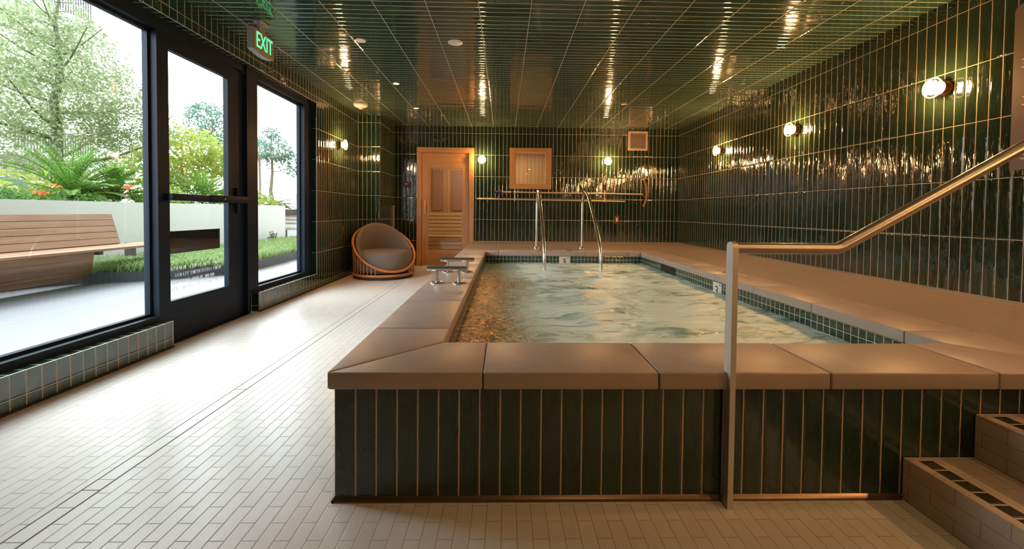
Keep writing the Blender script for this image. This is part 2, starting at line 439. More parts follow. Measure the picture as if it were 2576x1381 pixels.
# ceiling slab made tall as unseen upper floors to keep sun off the terrace
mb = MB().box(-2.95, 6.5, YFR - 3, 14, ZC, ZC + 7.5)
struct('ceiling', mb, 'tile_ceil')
# left wall: kerbs and lintel around the openings, then the pier and the niche block
mb = MB()
mb.box(-2.74, XL, YFR, YK, ZR, ZK)
mb.box(-2.74, XL, YFR, YK2 - .0002, ZT, ZC)
mb.box(-2.74, XL, YFR, 1.85, ZK, ZT)
struct('wall_left', mb, 'tile_left')
mb = MB()
mb.box(-2.74, XL, YK2, YW, ZR, ZK)
mb.box(-2.74, XL, YK2, YW, ZT, ZC)
mb.box(-2.74, XL, YW, 8.3, ZR, ZC)
mb.box(XL, XN, YN, 8.2, ZR, ZC)
struct('wall_left', mb, 'tile_pier')
mb = MB().box(XR, XR + .2, YFR, 8.3, 0, ZC)
struct('wall_right', mb, 'tile_right')
# back wall with openings for the sauna door and window
DX0, DX1, DZ1 = -1.66, -.60, 2.255
WX0, WX1, WZ0, WZ1 = .125, .885, 1.52, 2.27
mb = MB(); y0, y1 = YB, YB + .12
mb.box(XN, DX0, y0, y1, 0, ZC); mb.box(DX0, DX1, y0, y1, DZ1, ZC); mb.box(DX1, WX0, y0, y1, 0, ZC)
mb.box(WX0, WX1, y0, y1, 0, WZ0); mb.box(WX0, WX1, y0, y1, WZ1, ZC); mb.box(WX1, XR, y0, y1, 0, ZC)
struct('wall_back', mb, 'tile_back')
mb = MB().box(-2.74, XR + .2, YFR - .2, YFR, 0, ZC)
M['plaster'] = plain('warm_plaster', (.30, .25, .20), rough=.9)
struct('wall_front', mb, 'plaster')
# metal trims
mb = MB()
mb.box(XL - .004, XL + .006, YFR, YK, 0, ZR); mb.box(XL - .004, XL + .006, YK2, YN, 0, ZR)
mb.box(XL, XN + .006, YN - .006, YN, 0, ZR)
struct('trim_1', mb, 'blackmatte')
mb = MB()
mb.box(XR - .010, XR, 1.5, YB, DECK, DECK + .012)
struct('trim_2', mb, 'brushed')
# cove trim at the foot of the tiled spa front
mb = MB()
prof = [(0, 0), (-.012, 0), (-.0115, .005), (-.008, .010), (-.004, .015), (0, .019)]
pts = [(-.604, 1.495 + a, b) for a, b in prof]
mb.extr(pts, (2.09, 0, 0))
pts = [(-.604 + a, 1.495 - .0, b) for a, b in prof]
mb.extr(pts, (0, 6.56, 0))
mb.b.faces.new([mb.b.verts.new(p) for p in ((-.604, 1.495, 0), (-.622, 1.495, 0), (-.604, 1.478, 0))])
struct('trim_3', mb, 'bronzetrim', smooth=True)
# slim metal edge at the reveal corners
mb = MB()
mb.box(XL - .004, XL + .0015, 1.85, YK, ZK - .001, ZK + .001)
mb.box(XL - .004, XL + .0015, YK2, YW, ZK - .001, ZK + .001)
mb.box(XL - .004, XL + .0015, 1.85, YW, ZT - .001, ZT + .001)
mb.box(XL - .004, XL + .0015, YW - .001, YW + .001, ZK, ZT)
struct('trim_4', mb, 'white')

# ------------------------------------------------------------------ windows and door in the left wall
FX0, FX1, GX = -2.672, -2.578, -2.652
def window(name, ya, yb, ga, gb, gz0, gz1, label):
    t = thing(name, (FX1, ya, ZK), label, 'window', kind='structure')
    mb = MB()
    mb.box(FX0, FX1, ya, yb, ZK, ZK + .048); mb.box(FX0, FX1, ya, yb, gz1 + .02, ZT)
    mb.box(FX0, FX1, ya, ga - .018, ZK + .048, gz1 + .02); mb.box(FX0, FX1, gb + .018, yb, ZK + .048, gz1 + .02)
    # glazing beads and grooves
    for (a, b, c, d) in ((ga - .018, gb + .018, ZK + .048, gz0), (ga - .018, gb + .018, gz1, gz1 + .02), (ga - .018, ga, gz0, gz1), (gb, gb + .018, gz0, gz1)):
        mb.box(GX - .018, GX + .022, a, b, c, d)
    obj('frame', mb, 'black', t)
    obj('glass_pane', MB().box(GX - .003, GX + .003, ga - .004, gb + .004, gz0 - .004, gz1 + .004), 'glass', t)
    return t
window('window_1', 1.85, 3.205, 1.93, 3.140, .268, 2.362, 'large black framed window beside the bench, nearest the camera')
t2 = window('window_2', 4.285, YW, 4.435, 5.415, .268, 2.390, 'black framed window between the door and the tiled pier')
# solid black infill of the wall between the camera side and the first glass pane is the frame itself
d = thing('door_1', (-2.60, 3.205, 0), 'black glazed exit door with push bar', 'door', kind='structure')
mb = MB()
DXa, DXb = -2.642, -2.597
mb.box(DXa, DXb, 3.215, 3.290, .01, 2.40); mb.box(DXa, DXb, 3.980, 4.205, .01, 2.40)
mb.box(DXa, DXb, 3.290, 3.980, .01, .330); mb.box(DXa, DXb, 3.290, 3.980, 2.285, 2.40)
obj('door_leaf', mb, 'black', d)
obj('glass_pane', MB().box(-2.634, -2.628, 3.285, 3.985, .325, 2.290), 'glass', d)
mb = MB()
mb.box(FX0, FX1, 4.240, 4.285, 0, ZT); mb.box(FX0, -2.60, 4.212, 4.240, 0, 2.41)
mb.box(FX0, FX1, 3.205, 4.240, 2.41, ZT)
mb.box(FX0, FX1 + .02, YK2 - .095, YK2 - .062, 0, ZT)
obj('door_jamb', mb, 'black', d)
obj('threshold', MB().box(FX0, -2.56, 3.205, 4.240, 0, .009), 'black', d)
# push bar
mb = MB()
mb.box(-2.545, -2.515, 3.215, 3.62, 1.118, 1.172, .004); mb.box(-2.553, -2.508, 3.62, 4.145, 1.113, 1.177, .005)
pb = obj('push_bar', mb, 'black', d, True)
mb = MB().box(-2.597, -2.545, 4.06, 4.13, 1.11, 1.18, .004).box(-2.597, -2.57, 4.075, 4.10, 1.18, 1.26, .006).box(-2.597, -2.57, 4.075, 4.105, 1.02, 1.11, .006)
mb.box(-2.597, -2.545, 3.23, 3.27, 1.12, 1.17)
obj('bracket', mb, 'black', pb, True)
obj('screw', MB().lathe([(0, .004), (.006, .003), (.007, 0)], (-2.508, 3.80, 1.145), 'x', 10), 'white', pb)
# sign plate seen from behind and lettering stuck on the outside of the glass
sp_ = obj('sign_plate', MB().box(-2.643, -2.636, 3.30, 3.915, .695, .875), tile_mat('glossy_black_plate', w=9, h=9, g=0, amp=0, dark=(.006, .009, .014), light=(.012, .016, .02), rough=.12), d)
mb = MB(); random.seed(3)
for row, z in enumerate((.560, .505, .450, .395)):
    y = 3.33 + (.06 if row == 1 else 0)
    while y < 3.93 - row * .03:
        L = random.uniform(.05, .13)
        q = y
        while q < y + L:
            hh = .027
            k = random.choice((0, 1, 2))
            mb.box(-2.6355, -2.6345, q, q + .004, z, z + hh)
            if k: mb.box(-2.6355, -2.6345, q + .004, q + .014, z + (hh - .004 if k == 1 else hh / 2), z + (hh if k == 1 else hh / 2 + .004))
            if k == 2: mb.box(-2.6355, -2.6345, q + .013, q + .017, z, z + hh)
            q += .022
        y += L + .03
obj('lettering', mb, 'decal', d)['label'] = 'small white lettering low on the door glass'

# ------------------------------------------------------------------ spa
spa = thing('hot_tub', (-.6, 1.5, 0), 'raised rectangular spa faced with dark green tiles and taupe coping', 'hot tub')
mb = MB()
mb.box(-.604, XR - .001, 1.495, 1.600, .0, DECK - CT - .004)
mb.box(-.604, -.500, 1.600, YB - .001, .0, DECK - CT - .004)
obj('tiled_wall', mb, 'tile_spa', spa)
# light grout bead under the coping
mb = MB(); mb.box(-.606, XR - .001, 1.493, 1.60, DECK - CT - .004, DECK - CT); mb.box(-.606, -.5, 1.60, YB - .001, DECK - CT - .004, DECK - CT)
obj('grout_bead', mb, 'grout', spa)
mb = MB()
mb.box(-.500, XI + .002, 1.600, 6.30, .05, DECK - CT); mb.box(XI2 - .002, XD, 1.600, 6.30, .05, DECK - CT)
mb.box(XI + .002, XI2 - .002, 1.600, YI - .002, .05, DECK - CT); mb.box(XI + .002, XI2 - .002, YI2 + .002, 6.30, .05, DECK - CT)
obj('mosaic_band', mb, 'mosaic', spa)
G = .0022
def slab(poly):
    obj('coping_slab', MB().prism(poly, DECK - CT, DECK, .006, 3), 'coping', spa, True)
fj = [-.07, .560, 1.186, 1.810]
# front run with mitred ends
xs = [None] + fj + [None]
slab([(XO + G, YF), (fj[0] - G, YF), (fj[0] - G, YI), (XI + G, YI)])
for a, b in zip(fj, fj[1:]): slab([(a + G, YF), (b - G, YF), (b - G, YI), (a + G, YI)])
slab([(fj[3] + G, YF), (XD - G + .004, YF), (XI2 - G, YI), (fj[3] + G, YI)])
lj = [2.02, 2.657, 3.29, 3.915, 4.54, 5.165, 5.79]
slab([(XO, YF + G * 2), (XI, YI + G * 2), (XI, lj[0] - G), (XO, lj[0] - G)])
for a, b in zip(lj, lj[1:]): slab([(XO, a + G), (XI, a + G), (XI, b - G), (XO, b - G)])
slab([(XO, lj[-1] + G), (XI, lj[-1] + G), (XI, YI2 - G), (XO + .01, YD - G), (XO, YD - G)])
rj = [2.0, 2.623, 3.245, 3.865, 4.49, 5.115, 5.74]
slab([(XI2, YI + G * 2), (XD, YF + G * 2), (XD, rj[0] - G), (XI2, rj[0] - G)])
for a, b in zip(rj, rj[1:]): slab([(XI2, a + G), (XD, a + G), (XD, b - G), (XI2, b - G)])
slab([(XI2, rj[-1] + G), (XD, rj[-1] + G), (XD, YD - G), (XI2, YI2 - G)])
bj = [-.07, .56, 1.186, 1.81]
slab([(XO + .014, YD), (XI + G, YI2), (bj[0] - G, YI2), (bj[0] - G, YD)])
for a, b in zip(bj, bj[1:]): slab([(a + G, YI2), (b - G, YI2), (b - G, YD), (a + G, YD)])
slab([(bj[3] + G, YI2), (XI2 - G, YI2), (XD - G, YD), (bj[3] + G, YD)])
# dark joint filler just under the slab tops
mb = MB()
mb.box(XO + .006, XD - .01, YF + .008, YI - .006, DECK - CT + .004, DECK - .0035)
mb.box(XO + .006, XI - .006, YI - .006, YD - .01, DECK - CT + .004, DECK - .0035)
mb.box(XI2 + .006, XD - .01, YI - .006, YD - .01, DECK - CT + .004, DECK - .0035)
mb.box(XI - .006, XI2 + .006, YI2 + .006, YD - .01, DECK - CT + .004, DECK - .0035)
obj('joint_filler', mb, 'joint', spa)
# skimmer mouth
obj('skimmer_opening', MB().box(XI2 - .006, XI2 - .0022, 4.735, 5.17, .335, .423), 'blackmatte', spa)
# depth marker tiles
def marker_wall_back():
    o = obj('depth_marker', MB().box(.800, .957, YI2 - .006, YI2 + .001, .262, .419), 'marker', spa)
    text_mesh('numeral', '3', .13, 'letterblack', o, (.872, YI2 - .0065, .338), FACE_NY)
    for c_, x_ in (('F', .915), ('T', .935)): text_mesh('letter', c_, .03, 'letterblack', o, (x_, YI2 - .0065, .398), FACE_NY)
def marker_wall_right():
    o = obj('depth_marker', MB().box(XI2 - .006, XI2 + .001, 3.710, 3.862, .262, .419), 'marker', spa)
    text_mesh('numeral', '3', .13, 'letterblack', o, (XI2 - .0065, 3.795, .338), FACE_NX)
    for c_, y_ in (('F', 3.745), ('T', 3.725)): text_mesh('letter', c_, .03, 'letterblack', o, (XI2 - .0065, y_, .398), FACE_NX)
marker_wall_back(); marker_wall_right()
def no_dive(o, cx, cy, z):
    mb = MB(); pts = [(cx + .052 * math.cos(2 * PI * k / 28), cy + .052 * math.sin(2 * PI * k / 28), z) for k in range(28)]
    mb.tube(pts, .004, 6, closed=True); mb.tube([(cx - .036, cy - .036, z), (cx + .036, cy + .036, z)], .004, 6)
    obj('symbol', mb, 'letterblack', o)
o = obj('depth_marker', MB().box(.745, 1.055, 6.10, 6.25, DECK - .004, DECK + .0015), 'marker', spa)
[text_mesh('numeral', c_, .07, 'letterblack', o, (x_, 6.175, DECK + .002), FACE_UP, .0008) for c_, x_ in (('3', .785), ('F', .835), ('T', .875))]; no_dive(o, .98, 6.175, DECK + .001)
o = obj('depth_marker', MB().box(2.10, 2.25, 3.73, 4.04, DECK - .004, DECK + .0015), 'marker', spa)
[text_mesh('numeral', c_, .07, 'letterblack', o, (2.175, y_, DECK + .002), Matrix.Rotation(-PI / 2, 3, 'Z'), .0008) for c_, y_ in (('3', 3.86), ('F', 3.81), ('T', 3.77))]; no_dive(o, 2.175, 3.965, DECK + .001)

# water
bm = bmesh.new(); nx, ny = 150, 270
def wz(x, y):
    calm = min(1, max(.25, (x - .0) / .5))
    v = noise.noise(Vector((x * 1.5, y * 3.4, 1.3))) * .020 + noise.noise(Vector((x * 4.0, y * 9.5, 5.1))) * .010 + noise.noise(Vector((x * 11, y * 17, 2.2))) * .0035
    return WL + v * calm + noise.noise(Vector((x * 14, y * 16, 7.7))) * .004
rows = []
for j in range(ny + 1):
    y = (YI - .0015) + (YI2 - YI + .003) * j / ny
    rows.append([bm.verts.new((x, y, wz(x, y))) for x in [(XI + .0025) + (XI2 - XI - .005) * i / nx for i in range(nx + 1)]])
for j in range(ny):
    for i in range(nx):
        bm.faces.new([rows[j][i], rows[j][i + 1], rows[j + 1][i + 1], rows[j + 1][i]])
w = MB(); w.b.free(); w.b = bm
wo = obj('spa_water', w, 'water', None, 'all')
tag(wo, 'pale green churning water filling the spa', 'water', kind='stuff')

# deck round the spa and the stair on the right
mb = MB()
mb.box(XD, XR, 1.600, YB, .0, DECK - .0012)
mb.box(-.500, XD, YD - .004, YB, .0, DECK - .0012)
mb.box(-.618, -.500, YD, YB, DECK - CT, DECK - .0012)
struct('spa_deck', mb, 'deckfloor', 'warm porcelain strip deck between the spa and the walls', 'deck')
st = thing('stair', (1.49, 0, 0), 'two low porcelain tiled steps rising to the spa deck', 'stair', kind='structure')
S1, S2, S3 = 1.492, 1.762, 2.032; Z1, Z2 = .157, .320
obj('step', MB().box(S1, S2, YFR, 1.494, 0, Z1, .004), 'stepfloor', st)
obj('step', MB().box(S2, S3, YFR, 1.494, 0, Z2, .004), 'stepfloor', st)
obj('landing', MB().box(S3, XR, YFR, 1.494, 0, DECK - .0012, .004), 'stepfloor', st)
for xa, z in ((S1, Z1), (S2, Z2), (S3, DECK - .0012)):
    obj('nosing_strip', MB().box(xa + .035, xa + .085, YFR, 1.470, z - .003, z + .0008), 'tile_nose', st)
# linear drain let into the floor
dr = thing('floor_drain', (-1.533, 3.8, 0), 'narrow linear slot drain running along the floor beside the spa', 'drain')
mb = MB()
mb.box(-1.571, -1.566, YFR, 6.25, -.003, .0006); mb.box(-1.502, -1.497, YFR, 6.25, -.003, .0006)
for y in (-.3, 1.56, 2.444, 4.3, 6.25): mb.box(-1.566, -1.502, y, y + .004, -.003, .0006)
obj('slot', mb, 'joint', dr)
obj('tile_insert', MB().box(-1.566, -1.502, YFR, 6.25, -.003, .0004), 'drain_tile', dr)

# ------------------------------------------------------------------ handrail
hr = thing('stair_handrail', (.81, 1.45, 0), 'bronze toned steel handrail rising beside the steps from a flat post', 'handrail')
mb = MB(); hy, hw = 1.462, .0215
n = 10
xa, xb = .806, .826
prof = [(hy - hw, 0), (hy + hw, 0)] + [(hy + hw * math.cos(PI * k / n), .935 + hw * math.sin(PI * k / n)) for k in range(0, n + 1)]
mb.extr([(xa, y, z) for y, z in prof], (xb - xa, 0, 0))
obj('post', mb, 'postmetal', hr, True)
mb = MB()
zc = .933; rr = .0205
sl = math.tan(R(29.2))
pts = [(xb - .003, hy, zc), (1.185, hy, zc), (1.203, hy, zc + .004), (1.215, hy, zc + .010), (2.15, hy, zc + .010 + (2.15 - 1.215) * sl), (2.17, hy, zc + (2.165 - 1.215) * sl), (2.20, hy, zc + .012 + (2.165 - 1.215) * sl), (2.65, hy, zc + .012 + (2.165 - 1.215) * sl)]
mb.tube(pts, rr, 20)
obj('rail', mb, 'brushed', hr, True)
zt = zc + .012 + (2.165 - 1.215) * sl
obj('post', MB().box(2.64, 2.66, hy - hw, hy + hw, DECK, zt + .015, .003), 'brushed', hr, True)

# ------------------------------------------------------------------ ladder rails
def arc(c, r, a0, a1, n, f):
    return [f(c[0] + r * math.cos(a0 + (a1 - a0) * k / n), c[1] + r * math.sin(a0 + (a1 - a0) * k / n)) for k in range(n + 1)]
def ladder_rail(x, label, ya=6.52):
    t = thing('ladder_rail', (x, ya, DECK), label, 'grab rail', 'curved rails stepping down into the spa')
    f = lambda a, b: (x, a, b)
    pts = [(x, ya, DECK - .001), (x, ya, 1.16)]
    pts += arc((ya - .17, 1.20), .17, 0, R(100), 8, f)
    # long slope forward and down, then the bend into the water
    pts += [(x, 6.10, 1.315), (x, 5.98, 1.235), (x, 5.66, .985), (x, 5.36, .715), (x, 5.27, .610), (x, 5.225, .50), (x, 5.215, .40), (x, 5.215, .10)]
    obj('rail', MB().tube(smoothp(pts, 3), .0225, 16), 'steel', t, True)
    obj('flange', MB().lathe([(.024, .030), (.03, .024), (.052, .010), (.055, 0)], (x, ya, DECK), 'z', 24), 'steel', t, True)
    return t
def smoothp(pts, it):
    pts = [Vector(p) for p in pts]
    for _ in range(it):
        q = [pts[0]]
        for a, b in zip(pts, pts[1:]): q += [a * .75 + b * .25, a * .25 + b * .75]
        q.append(pts[-1]); pts = q
        if len(pts) > 90: break
    return pts
ladder_rail(.515, 'left of the two curved steel rails dipping into the spa by the window')
ladder_rail(1.232, 'right of the two curved steel rails dipping into the spa')

# ------------------------------------------------------------------ T shaped grab bars on the coping
def grab(x0, x1, fa, fb, y, label):
    t = thing('grab_bar', ((fa + fb) / 2, y, DECK), label, 'grab bar', 'short chrome grab bars on the coping')
    z = DECK + .118
    obj('bar', MB().tube([(x0, y, z), (x1, y, z)], .0195, 20), 'steel', t, True)
    for x in (fa, fb):
        p = obj('post', MB().tube([(x, y, DECK), (x, y, z - .006)], .0165, 18), 'steel', t, True)
        obj('flange', MB().lathe([(.018, .018), (.026, .016), (.05, .010), (.056, .004), (.056, 0)], (x, y, DECK), 'z', 28), 'steel', p, True)
grab(-.602, -.292, -.524, -.350, 3.29, 'nearer of two chrome T-shaped grab bars on the left coping')
grab(-.588, -.276, -.518, -.342, 3.90, 'farther of two chrome T-shaped grab bars on the left coping')

# ------------------------------------------------------------------ lounge chair
CX, CY = -1.925, 6.735
ch = thing('lounge_chair', (CX, CY, 0), 'round cane framed lounge chair with taupe cushions in the corner', 'chair')
LOW = R(-54)   # direction of the low front of the rim
def rimz(a): return .125 + (.80 - .125) * (1 - math.cos(a - LOW)) / 2
RB, RT = .465, .475
N_ = 64
obj('plinth', MB().lathe([(0, 0), (.44, 0), (.455, .01), (.455, .035), (0, .035)], (CX, CY, 0), 'z', 48), 'plinth', ch, True)
obj('base_ring', MB().tube([(CX + RB * math.cos(2 * PI * k / N_), CY + RB * math.sin(2 * PI * k / N_), .062) for k in range(N_)], .022, 12, closed=True), 'rattan', ch, 'all')
obj('rim', MB().tube([(CX + RT * math.cos(2 * PI * k / N_), CY + RT * math.sin(2 * PI * k / N_), rimz(2 * PI * k / N_)) for k in range(N_)], .019, 12, closed=True), 'rattan', ch, 'all')
for k in range(46):
    a = 2 * PI * (k + .5) / 46
    if rimz(a) > .17:
        obj('spindle', MB().tube([(CX + RB * math.cos(a), CY + RB * math.sin(a), .07), (CX + RT * math.cos(a), CY + RT * math.sin(a), rimz(a) - .01)], .0085, 8), 'rattan', ch, 'all')
# seat cushion: thick round pad that dips with the rim at the front
bm = MB(); rings = []
prof = [(0, .42), (.30, .425), (.37, .415), (.41, .385), (.428, .33), (.43, .24), (.425, .14), (.40, .09), (0, .085)]
bm.lathe(prof, (CX, CY, 0), 'z', 56)
obj('seat_cushion', bm, 'cushion', ch, 'all')
# back cushion: padded shell inside the rear of the rim
bm = MB(); NA = 40; prev = None
for i in range(NA + 1):
    t_ = i / NA; a = LOW + PI + R(-112) + R(224) * t_
    zt_ = rimz(a) + .055 * math.sin(PI * t_) ** .5
    zb = min(.33, zt_ - .06)
    th = .085 * (math.sin(PI * min(max(t_, .02), .98)) ** .35)
    sec = []
    for k in range(14):
        b = 2 * PI * k / 14
        cb, sb = math.cos(b), math.sin(b)
        zz = (zt_ + zb) / 2 + (zt_ - zb) / 2 * (abs(sb) ** .55) * (1 if sb > 0 else -1)
        ro = .438 - th / 2 + th / 2 * (abs(cb) ** .55) * (1 if cb > 0 else -1)
        sec.append(bm.b.verts.new((CX + ro * math.cos(a), CY + ro * math.sin(a), zz)))
    if prev:
        for k in range(14): bm.b.faces.new([prev[k], prev[(k + 1) % 14], sec[(k + 1) % 14], sec[k]])
    else: bm.b.faces.new(sec)
    prev = sec
bm.b.faces.new(prev[::-1])
obj('back_cushion', bm, 'cushion', ch, 'all')

# ------------------------------------------------------------------ sconces
def sconce(loc, rotz, label, first=None):
    if first is not None:
        return dup(first, loc, label, rotz)
    t = thing('wall_sconce', (0, 0, 0), label, 'wall lamp', 'warm brass wall lamps with glowing globes')
    obj('backplate', MB().lathe([(0, .010), (.052, .010), (.056, .006), (.056, 0), (0, 0)], (0, 0, 0), '-x', 32), 'brass', t, True)
    obj('cup', MB().lathe([(.0, .008), (.026, .010), (.028, .024), (.038, .032), (.048, .044), (.052, .056), (.049, .056), (.038, .040), (0, .030)], (0, 0, 0), '-x', 36), 'brass', t, True)
    obj('glass_shade', MB().lathe([(.052, .052), (.070, .062), (.076, .082), (.076, .106), (.071, .110), (.071, .084), (.052, .060)], (0, 0, 0), '-x', 36), 'clear', t, 'all')
    prof = [(.043 * math.sin(PI * k / 12), .090 - .043 * math.cos(PI * k / 12)) for k in range(13)]
    obj('globe', MB().lathe(prof, (0, 0, 0), '-x', 28), 'globe', t, 'all')
    obj('rim', MB().lathe([(.069, .098), (.075, .098), (.077, .103), (.075, .108), (.069, .108), (.068, .103), (.069, .098)], (0, 0, 0), '-x', 36), 'rimglow', t, 'all')
    t.location = loc; t.rotation_euler = (0, 0, rotz); BASE[t.name] = Vector(loc)
    return t
ZS = .98 + EYE
s0 = sconce((XR, 3.141, ZS), 0, 'largest glowing brass wall lamp, nearest on the right wall')
sconce((XR, 4.753, ZS), 0, 'middle one of the three glowing lamps on the right wall', s0)
sconce((XR, 6.413, ZS), 0, 'farthest glowing lamp on the right wall, near the corner', s0)
sconce((XR, 1.53, ZS), 0, 'glowing lamp on the right wall beyond the sign panel', s0)
sconce((XR, -.08, ZS), 0, 'unseen lamp added on the right wall beside the camera for warm light', s0)  # this lamp and the next are unseen, added to warm the floor
sconce((XR, -1.69, ZS), 0, 'unseen lamp added on the right wall behind the camera for warm light', s0)
sconce((1.985, YB, ZS + .012), PI / 2, 'glowing lamp on the back wall left of the air vent', s0)
sconce((-.431, YB, ZS + .012), PI / 2, 'glowing lamp between the sauna door and the small window', s0)
sconce((XL, 6.367, ZS + .01), PI, 'glowing lamp on the left tiled pier above the chair', s0)

# ------------------------------------------------------------------ ceiling fittings
def disc(name, x, y, r, mat, label, cat, h=.006):
    t = thing(name, (x, y, ZC), label, cat)
    obj('cover', MB().lathe([(0, h), (r * .92, h), (r, h * .4), (r, 0)], (x, y, ZC), '-z', 32), mat, t, True)
    return t
disc('ceiling_cover_plate', -1.390, 4.060, .050, 'white', 'smaller of two round white cover plates on the ceiling', 'cover plate')
disc('ceiling_cover_plate', -.485, 4.070, .072, 'white', 'larger of two round white cover plates on the ceiling', 'cover plate')
def downlight(x, y, label, mat='down', r=.032):
    t = thing('ceiling_downlight', (x, y, ZC), label, 'downlight')
    obj('ring', MB().lathe([(r + .012, 0), (r + .012, .003), (r + .004, .005), (r, .002)], (x, y, ZC), '-z', 28), 'white', t, True)
    obj('lens', MB().lathe([(0, .003), (r, .003), (r, .0005)], (x, y, ZC), '-z', 24), mat, t)
downlight(-1.397, 5.402, 'small glowing downlight in the ceiling in front of the dome detector')
downlight(-1.407, 6.669, 'small round downlight in the ceiling before the sauna door', 'down')
for x_, y_, l_ in ((.95, .35, 'unseen downlight added to warm the foot of the steps'), (2.25, .35, 'unseen downlight added to warm the landing'), (.95, -1.6, 'unseen downlight added behind the camera for warm light')):
    downlight(x_, y_, l_, 'down_added', .040)  # out-of-view lamps added for warm light on steps and floor
downlight(1.785, 6.238, 'small round downlight in the ceiling near the air vent', 'white')
t = thing('smoke_detector', (-2.215, 6.475, ZC), 'white domed detector on the ceiling near the left wall', 'detector')
obj('dome', MB().lathe([(.105, 0), (.105, .014), (.098, .026), (.082, .040), (.045, .052), (0, .054)], (-2.215, 6.475, ZC), '-z', 36), 'white', t, True)
obj('sensor', MB().lathe([(.032, .050), (.030, .064), (.018, .074), (0, .076)], (-2.215, 6.475, ZC), '-z', 20), 'white', t, True)

# exit sign
ex = thing('exit_sign', (-2.128, 3.72, 2.42), 'illuminated green EXIT sign hanging from the tiled ceiling', 'exit sign')
ya, yb, za, zb = 3.566, 3.878, 2.410, 2.590
mb = MB()
poly = [(ya, zb), (ya, za)] + [(ya + (yb - ya) * k / 10, za - .020 * math.sin(PI * k / 10)) for k in range(1, 10)] + [(yb, za), (yb, zb)]
mb.extr([(-2.165, y, z) for y, z in poly], (.052, 0, 0))
obj('housing', mb, 'grey', ex)
obj('face', MB().box(-2.113, -2.108, ya + .006, yb - .004, za + .004, zb - .004, .0015), 'mirrorface', ex)
text_mesh('letter', 'EXIT', .190, 'exitgreen', ex, (-2.1065, (ya + yb) / 2, (za + zb) / 2 - .004), FACE_PX, .002, sx=.64)
mb = MB().box(-2.150, -2.125, ya + .11, yb - .11, zb, ZC - .012, .003).box(-2.175, -2.100, ya + .09, yb - .09, ZC - .014, ZC, .003)
obj('canopy', mb, 'grey', ex)

# ------------------------------------------------------------------ back wall fittings
v = thing('air_vent', (2.585, YB, 1.397 + EYE), 'square pale air vent grille high on the back wall', 'vent')
x0, x1, z0, z1 = 2.398, 2.775, 1.213 + EYE, 1.583 + EYE
mb = MB(); f = .040; ya = YB - .018
for a in ((x0, x1, z0, z0 + f), (x0, x1, z1 - f, z1), (x0, x0 + f, z0 + f, z1 - f), (x1 - f, x1, z0 + f, z1 - f)):
    mb.box(a[0], a[1], ya, YB, a[2], a[3])
M['ventp'] = plain('pale_vent_frame', (.62, .48, .38), rough=.5, var=.03)
obj('frame', mb, 'ventp', v)
mb = MB(); k = 0; zz = z0 + f + .006
while zz < z1 - f - .004:
    mb.extr([(x0 + f, YB - .016, zz), (x0 + f, YB - .004, zz + .010), (x0 + f, YB - .003, zz + .012), (x0 + f, YB - .015, zz + .002)], (x1 - x0 - 2 * f, 0, 0)); zz += .0135
for q in range(1, 12): mb.box(x0 + f + q * .0247, x0 + f + q * .0247 + .0015, YB - .017, YB - .004, z0 + f, z1 - f)
obj('grille', mb, 'ventp', v)
obj('duct', MB().box(x0 + f, x1 - f, YB - .002, YB - .0005, z0 + f, z1 - f), 'blackmatte', v)

yp = YB - .055
pn = thing('pool_brush', (1.2, yp, 1.43), 'long pole with blue grip and curved brush head hung on the back wall', 'pool brush')
E = EYE
obj('pole', MB().tube([(-.045, yp, .381 + E), (2.672, yp, .363 + E)], .0145, 12), 'pole', pn, True)
obj('grip', MB().tube([(-.19, yp, .380 + E), (-.045, yp, .380 + E)], .021, 14), 'blue', pn, True)
obj('collar', MB().tube([(.135, yp, .380 + E), (.175, yp, .380 + E)], .018, 14), 'blue', pn, True)
pts = [(2.700, yp, .64 + E), (2.735, yp, .57 + E), (2.752, yp, .48 + E), (2.757, yp, .385 + E), (2.750, yp, .28 + E), (2.727, yp, .20 + E), (2.695, yp, .125 + E)]
bh = obj('brush_head', MB().tube(smoothp(pts, 2), .020, 10), 'bristle', pn, True)
obj('fork', MB().tube([(2.665, yp, .363 + E), (2.725, yp, .42 + E)], .006, 8).tube([(2.665, yp, .363 + E), (2.725, yp, .315 + E)], .006, 8), 'steel', bh, True)
nt_ = thing('skimmer_net', (.9, yp, 1.28), 'long pole with dark round hoop hung under the brush pole', 'pool net')
obj('pole', MB().tube([(-.525, yp, .246 + E), (2.345, yp, .222 + E)], .0150, 12), 'pole', nt_, True)
hc = (2.36, -.045)
pts = [(hc[0] + .33 * math.sin(a), yp, hc[1] + .265 * math.cos(a) + E) for a in [R(6 + 168 * k / 24) for k in range(25)]]
obj('hoop', MB().tube(pts, .006, 8), 'darkblue', nt_, True)
for x, lab in ((.204, 'left wall hook holding the pool poles under the small window'), (1.951, 'right wall hook holding the pool poles below the lamp')):
    h_ = thing('pole_hook', (x, YB, 1.4), lab, 'wall hook', 'wall hooks for the pool poles')
    mb = MB().box(x - .012, x + .012, YB - .006, YB, .215 + E, .44 + E, .002)
    obj('plate', mb, 'pole', h_)
    for z in (.34, .205):
        obj('hook', MB().tube(smoothp([(x, YB - .002, z + E), (x, YB - .03, z + E), (x, YB - .078, z + E), (x, YB - .088, z + .015 + E), (x, YB - .088, z + .07 + E)], 2), .0055, 8), 'pole', h_, True)
o = thing('wall_socket', (2.2, YB, .92), 'small dark bronze socket cover on the back wall', 'socket')
obj('plate', MB().box(2.152, 2.246, YB - .012, YB, .845, 1.000, .004), 'plate', o)
obj('outlet', MB().box(2.180, 2.218, YB - .018, YB - .012, .880, .962, .003), 'pole', o)
o = thing('sauna_control', (-1.86, YB, 1.56), 'small dark control box on the wall left of the sauna door', 'control panel')
